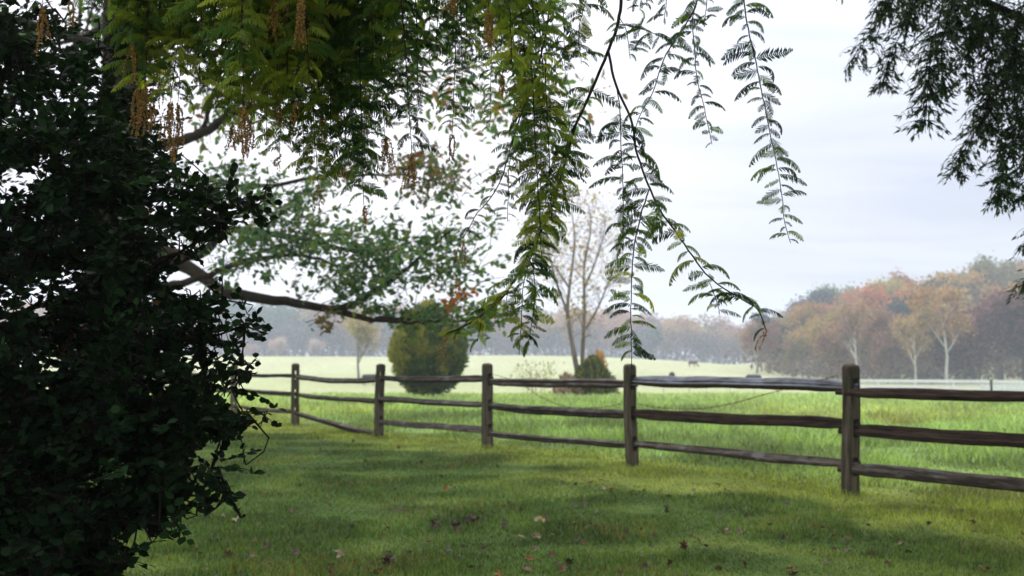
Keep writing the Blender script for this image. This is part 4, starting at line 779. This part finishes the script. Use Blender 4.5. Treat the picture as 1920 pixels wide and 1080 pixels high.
# ------------------------------------------------------------ tree at the right edge
def right_tree():
    bx, D = 5.3, 7.2; T = thing('willow_oak', 'dark fine-leaved tree whose drooping boughs enter at the upper right corner', 'tree', (bx, D, 0)); rr = np.random.default_rng(41)
    P = smoothpath([[bx, D, -.2], [bx + .05, D, 2], [bx, D, 5], [bx + .1, D, 9]], 16); part('trunk', tube(P, np.linspace(.26, .07, 16), 14, jit=.05), M['darkbark'], T, True)
    lm = [[(bx, D, 3.2), *[at(x, y, 6.6) for x, y in ((1990, 70), (1900, 28), (1820, -8), (1740, -40), (1660, -60))]], [(bx, D, 2.7), *[at(x, y, 6.4) for x, y in ((1980, 110), (1925, 130), (1900, 152), (1880, 155))]], [(bx, D, 3.6), *[at(x, y, 6.2) for x, y in ((1990, -20), (1850, -90), (1700, -80))]]]
    for k, L_ in enumerate(lm): part('limb', tube(smoothpath(L_, 20), np.linspace(.075 if k != 1 else .02, .012 if k != 1 else .006, 20), 8), M['darkbark'], T, True)
    # drooping leafy sprays: x, top, tip x, tip y, density
    lv = []; tw = []
    def droop(pts, d, n, wd):
        nonlocal lv, tw
        Q = smoothpath([at(a, b, d + rr.normal() * .04) for a, b in pts], 12); tw += tube(Q, np.linspace(.006, .0015, 12), 4, cap=False)
        for q in range(n):
            s = rr.random() ** .85; p = Q[int(s * 11)]; dr = nrm(np.array([rr.normal() * .8 - .15, rr.normal() * .5, -.75])); l = wd * rr.uniform(.5, 1.1) * (1.1 - .5 * s)
            t = smoothpath([p, p + dr * l * .5 + [dr[0] * l * .15, 0, 0.02], p + dr * l], 5); tw += tube(t, [.0025, .002, .0016, .0012, .001], 3, cap=False)
            m = rr.integers(8, 14); u = rr.random(m)[:, None]; LP_ = t[0] * (1 - u) + t[-1] * u; X = dr * .9 + rr.normal(size=(m, 3)) * .38 + [0, 0, -.25]
            lv.append(scatter(np.array([[0, 0, 0], [.4, .13, .02], [1, 0, -.04], [.4, -.13, .02]]), np.array([[0, 3, 2, 1]]), LP_, X, rdir(m, rr), rr.uniform(.032, .060, m), np.array([.034, .066, .022]) * rr.uniform(.5, 1.9, (m, 1))))
    for pts, n in [([(1720, -60), (1660, 20), (1620, 80), (1582, 130)], 40), ([(1740, -50), (1690, 60), (1665, 120), (1660, 175)], 50), ([(1780, -40), (1750, 80), (1740, 160), (1735, 250)], 75), ([(1700, -60), (1670, -10), (1640, 30)], 40), ([(1800, -30), (1770, 60), (1765, 120), (1770, 180)], 60),
                   ([(1840, -10), (1820, 80), (1810, 120), (1825, 170)], 65), ([(1860, 20), (1860, 110), (1850, 180), (1850, 250)], 75), ([(1860, 150), (1845, 220), (1820, 260), (1785, 330)], 55), ([(1890, 60), (1880, 200), (1880, 290), (1888, 385)], 100), ([(1900, 150), (1905, 240), (1880, 330), (1872, 380)], 50),
                   ([(1930, 80), (1935, 220), (1925, 320), (1925, 390)], 90), ([(1975, 60), (1975, 250), (1970, 400)], 80), ([(1910, 20), (1905, 90), (1910, 150)], 60), ([(1820, -40), (1800, 10), (1790, 60)], 70), ([(1880, 0), (1850, 40), (1830, 80)], 60), ([(1760, -60), (1720, 0), (1700, 50)], 60), ([(1960, -50), (1930, 20), (1940, 90)], 60),
                   ([(1960, 400), (1945, 440), (1910, 462)], 12), ([(1980, 470), (1955, 500), (1915, 540)], 36)]:
        droop(pts, rr.uniform(5.9, 6.8), int(n * 1.35), .25)
    for k in range(70):
        a = rr.random() * 6.28; r = 2.0 * rr.random() ** .5 ; x0 = 5.0 + r * math.cos(a); y0 = 7 + 2.5 * math.sin(a)
        if x0 / y0 < .56: continue
        Q = [np.array([x0, y0, rr.uniform(3.4, 5)]), np.array([x0, y0, 2.9]), np.array([x0 + rr.normal() * .2, y0, rr.uniform(1.8, 2.6)])]
        Qs = smoothpath(Q, 8); tw += tube(Qs, np.linspace(.006, .002, 8), 3, cap=False); m = 240; u = rr.integers(0, 8, m); lv.append(scatter(LEAF4[0] * [1, .5, 1], LEAF4[1], Qs[u] + rr.normal(size=(m, 3)) * .17, rdir(m, rr) + [0, 0, -.8], rdir(m, rr), rr.uniform(.05, .09, m), np.array([.03, .058, .022]) * rr.uniform(.5, 1.8, (m, 1))))
    out = []
    for k in range(34):
        a = k * 2.4; z = rr.uniform(5.2, 9); L = rr.uniform(3.5, 6.3); Q = smoothpath([[bx, D, z - 1], [bx + math.cos(a) * L * .5, D + math.sin(a) * L * .5, z + .4], [bx + math.cos(a) * L, D + math.sin(a) * L * .9, max(z + .2, 6.4)]], 10); out += tube(Q, np.linspace(.05, .01, 10), 5)
        m = 420; u = (rr.random(m) ** .6 * 9).astype(int); q = Q[u] + rr.normal(size=(m, 3)) * [.55, .55, .25]; q = q[q[:, 2] > 1.75 + .40 * q[:, 1]] if False else q; q = q[(q[:, 2] > 1.55 + .375 * q[:, 1]) | (q[:, 0] > .56 * q[:, 1])]; m = len(q)
        lv.append(scatter(LEAF4[0], LEAF4[1], q, rdir(m, rr) * [1, 1, .6], np.array([0, 0, 1.]) + rr.normal(size=(m, 3)) * .5, rr.uniform(.14, .26, m), np.array([.04, .07, .025]) * rr.uniform(.6, 1.6, (m, 1))))
    part('upper_limbs', out, M['darkbark'], T); part('twigs', tw, M['darkbark'], T); part('foliage', lv, M['feather'], T)
right_tree()

# ------------------------------------------------------------ fallen leaves on the lawn
def dead_mesh(seed):
    r = np.random.default_rng(seed); n = 26; th = np.linspace(0, 2 * np.pi, n, endpoint=False)
    rad = .5 * (1 - .42 * np.abs(np.sin(th * 3.5 + .2)) ** 1.5) * (1 + .25 * np.cos(th)); x = rad * np.cos(th) * 1.15; y = rad * np.sin(th) * .95
    cu = r.uniform(.3, 1.1); z = cu * (y ** 2) * 1.2 + cu * .5 * x ** 2 * r.choice([-1, 1]) + r.normal(size=n) * .025
    V = np.vstack([[0, 0, 0], np.stack([x, y, z], -1), [.62, 0, .02], [.95, .05, .08]]); V[:, 2] -= V[:, 2].min()
    F = np.array([[0, k + 1, (k + 1) % n + 1] for k in range(n)]); st = tube(V[[0, n + 1, n + 2]], .012, 4, cap=False)
    return mesh('fallen_leaf', [(V, F, None)] + st, M['deadleaf'])
DM = [dead_mesh(k) for k in range(8)]
LC = [('dark brown', (.045, .022, .012)), ('dark brown', (.065, .028, .015)), ('reddish brown', (.11, .048, .018)), ('orange', (.24, .095, .02)), ('pale buff', (.24, .19, .10)), ('pale buff', (.17, .13, .07))]
def leaf(x, y, ci, s=None, where='lying on the mown lawn', dz=0.):
    if side(x, y) > -.05: return
    o = obj('fallen_leaf', random.choice(DM), None, (x, y, float(H(x, y)) + random.uniform(.012, .030) + dz)); o['label'] = f'{LC[ci][0]} fallen oak leaf {where}'; o['category'] = 'leaf'; o['group'] = 'fallen oak leaves on the lawn'
    s = s or random.uniform(.038, .072); o.scale = (s, s, s); o.rotation_euler = (random.gauss(0, .5), random.gauss(0, .5), random.random() * 6.28); o.color = (*LC[ci][1], 1)
def gpt(px, py):
    a = at(px, py, 1.0) - np.array([0, 0, CZ]); k = CZ / -a[2]; return float(a[0] * k), float(k)
for k in range(245):
    px = random.uniform(330, 1930); py = 1085 - 270 * random.random() ** 1.15; x, y = gpt(px, py)
    leaf(x, y, random.choices(range(6), (.30, .26, .24, .06, .07, .07))[0])
for (px, py, ci, n, sp) in ((855, 990, 0, 8, 16), (905, 983, 0, 6, 18), (838, 985, 1, 4, 14), (1010, 985, 4, 3, 10), (1018, 978, 3, 2, 6), (1010, 1008, 4, 4, 16), (1100, 910, 2, 4, 12), (640, 1047, 4, 4, 10), (412, 975, 4, 2, 7), (452, 982, 4, 2, 7), (842, 922, 3, 2, 5), (1360, 928, 4, 2, 4), (1358, 1000, 4, 2, 8), (1283, 1035, 2, 2, 6), (1260, 963, 0, 3, 12), (722, 1065, 0, 3, 8), (1568, 965, 3, 1, 3), (1358, 892, 2, 1, 3), (745, 843, 3, 1, 3)):
    for q in range(n):
        x, y = gpt(px + random.gauss(0, sp), py + random.gauss(0, sp * .25)); leaf(x, y, ci, random.uniform(.05, .085), {8: 'in the dark drift near the lawn centre', 6: 'in the dark drift near the lawn centre'}.get(n, 'lying on the mown lawn'), .012)

# ------------------------------------------------------------ far paddock fences, field stakes, cattle
def board_fence(pts, label, h, nb, mat, pm, bw=.14, sp=2.6, name='paddock_fence'):
    T = thing(name, label, 'fence', (pts[0][0], pts[0][1], float(H(*pts[0])))); P = [np.array(p, float) for p in pts]
    for a, b in zip(P[:-1], P[1:]):
        L = np.linalg.norm(b - a); n = max(1, int(L / sp)); d = (b - a) / L
        for k in range(n + 1):
            q = a + d * L * k / n; z = float(H(*q))
            part('post', tube([[q[0], q[1], z - .2], [q[0], q[1], z + h * .5], [q[0], q[1], z + h + .06]], .07, 4), pm, T)
        for r in range(nb):
            S = [a + d * L * k / n for k in range(n + 1)]; zz = h * (r + 1) / nb - .05; v = np.array([[s[0], s[1] - .09, float(H(*s)) + zz] for s in S])
            lo = v - [0, 0, bw / 2]; hi = v + [0, 0, bw / 2]; bk = np.array([0, .03, 0]); V = np.concatenate([lo, hi, hi + bk, lo + bk]); m = len(v); F = []
            for g_ in range(4):
                for k in range(m - 1): F.append([g_ * m + k, g_ * m + k + 1, ((g_ + 1) % 4) * m + k + 1, ((g_ + 1) % 4) * m + k])
            part('board', [(V, np.array(F), None)], mat, T)
board_fence([atg(1575, 104), atg(1930, 96), atg(2120, 92)], 'long white board fence along the foot of the hillside wood', 1.25, 2, M['white'], M['white'], .30, 3.2)
board_fence([atg(1835, 76), atg(1935, 74), atg(2080, 72)], 'short white three-board fence at the right edge beyond the meadow', .95, 3, M['white'], M['white'], .17, 2.2)
t = thing('gate_post', 'lone brown post standing before the white board fences', 'post', (*atg(1852, 70), float(H(*atg(1852, 70)))))
q = t['_w']; part('shaft', tube([[q[0], q[1], q[2] - .2], [q[0], q[1], q[2] + .6], [q[0], q[1], q[2] + 1.2]], .085, 6), M['rail'], t)
FS = thing('stake_fence', 'faint line of thin grey stakes with a wire crossing the field behind the rails', 'fence', (*atg(1150, 72), float(H(*atg(1150, 72)))))
prev = None
for px in (1192, 1242, 1290, 1322, 1366, 1410, 1460):
    x, y = atg(px, 72 + (px - 1192) * .01); z = float(H(x, y)); part('stake', tube([[x, y, z - .1], [x, y, z + .4], [x, y, z + .8]], .03, 4), M['stake'], FS)
    if prev is not None: part('wire', tube([prev, [x, y, z + .75]], .006, 3, cap=False), M['stake'], FS)
    prev = [x, y, z + .75]
def cow(px, d, ang, mat, label, s=1.0, graze=True):
    x, y = atg(px, d); z = float(H(x, y)); T = thing('cow', label, 'cow', (x, y, z), 'cattle grazing in the field')
    def ell(P, rx, n=9):  # lofted body along P with (half width, half height)
        P = np.array(P, float); T_ = nrm(np.gradient(P, axis=0)); rows = []
        for p, t_, (w_, h_) in zip(P, T_, rx):
            u = np.array([0, 1.0, 0]); v = np.cross(t_, u); th_ = np.arange(12) / 12 * 6.2832
            rows.append(p + np.cos(th_)[:, None] * u * w_ + np.sin(th_)[:, None] * v * h_)
        V = np.concatenate(rows); n = len(P); i = np.arange(n - 1)[:, None] * 12; j = np.arange(12)[None]
        F = np.stack([i + j, i + (j + 1) % 12, i + 12 + (j + 1) % 12, i + 12 + j], -1).reshape(-1, 4)
        return [(V, F, None), (V[:12], np.arange(12)[None], None), (V[-12:], np.arange(12)[None], None)]
    b = ell([[-.86, 0, 1.05], [-.8, 0, 1.05], [-.6, 0, 1.03], [0, 0, .98], [.5, 0, 1.0], [.75, 0, 1.08], [.95, 0, .98 if graze else 1.25], [1.2, 0, .62 if graze else 1.45], [1.32, 0, .38 if graze else 1.45], [1.55, 0, .12 if graze else 1.3], [1.6, 0, .08 if graze else 1.25]],
            [(.05, .08), (.22, .25), (.30, .32), (.36, .38), (.30, .37), (.2, .3), (.13, .2), (.11, .15), (.13, .15), (.08, .09), (.05, .05)])
    for lx, ly in ((-.62, .2), (-.62, -.2), (.52, .18), (.52, -.18)):
        k = -.07 if lx < 0 else .02
        b += tube([[lx, ly, .95], [lx + .05, ly, .7], [lx + k, ly, .42], [lx, ly, .15], [lx + .02, ly, 0]], [.14, .10, .055, .045, .06], 8)
    b += tube([[-.86, 0, 1.15], [-.93, 0, .9], [-.92, 0, .5]], [.03, .02, .035], 5)
    for sy in (-1, 1): b += tube([[1.24 if graze else 1.28, .1 * sy, .5 if graze else 1.55], [1.22, .24 * sy, .5 if graze else 1.53]], [.05, .02], 5)
    o = obj('body', mesh('body', b, mat, True), T); T.rotation_euler.z = ang; T.scale = (s, s, s)
cow(1258, 125, R(75), M['cow'], 'black cow seen end-on above the pale top rail, right of the centre', 1.0)
cow(1296, 168, R(20), M['cow_brown'], 'small brown cow far up the pale field slope', .8)
cow(1411, 122, R(185), M['cow'], 'dark cow grazing just left of the nearest fence post', 1.0)
cow(694, 120, R(10), M['cow'], 'black cow at the foot of the small yellow-green field tree', .95)

# ------------------------------------------------------------ autumn haze
bpy.context.view_layer.update()
m, n, l = newmat('haze'); o = n.new('ShaderNodeOutputMaterial'); pv = n.new('ShaderNodeVolumePrincipled'); pv.inputs['Density'].default_value = 0.0010; pv.inputs['Color'].default_value = (.76, .84, 1.0, 1); pv.inputs['Anisotropy'].default_value = 0.2; l.new(pv.outputs[0], o.inputs['Volume'])
x0, x1, y0, y1, z0, z1 = -910., 910., -160., 910., -4.5, 46.
V = np.array([[x, y, z] for x in (x0, x1) for y in (y0, y1) for z in (z0, z1)]); F = np.array([[0, 1, 3, 2], [4, 6, 7, 5], [0, 4, 5, 1], [2, 3, 7, 6], [0, 2, 6, 4], [1, 5, 7, 3]])
kind(obj('haze', mesh('haze', [(V, F, None)], m)), 'stuff')
for o in bpy.data.objects:
    if '_w' in o: del o['_w']
print('objects', len(bpy.data.objects))
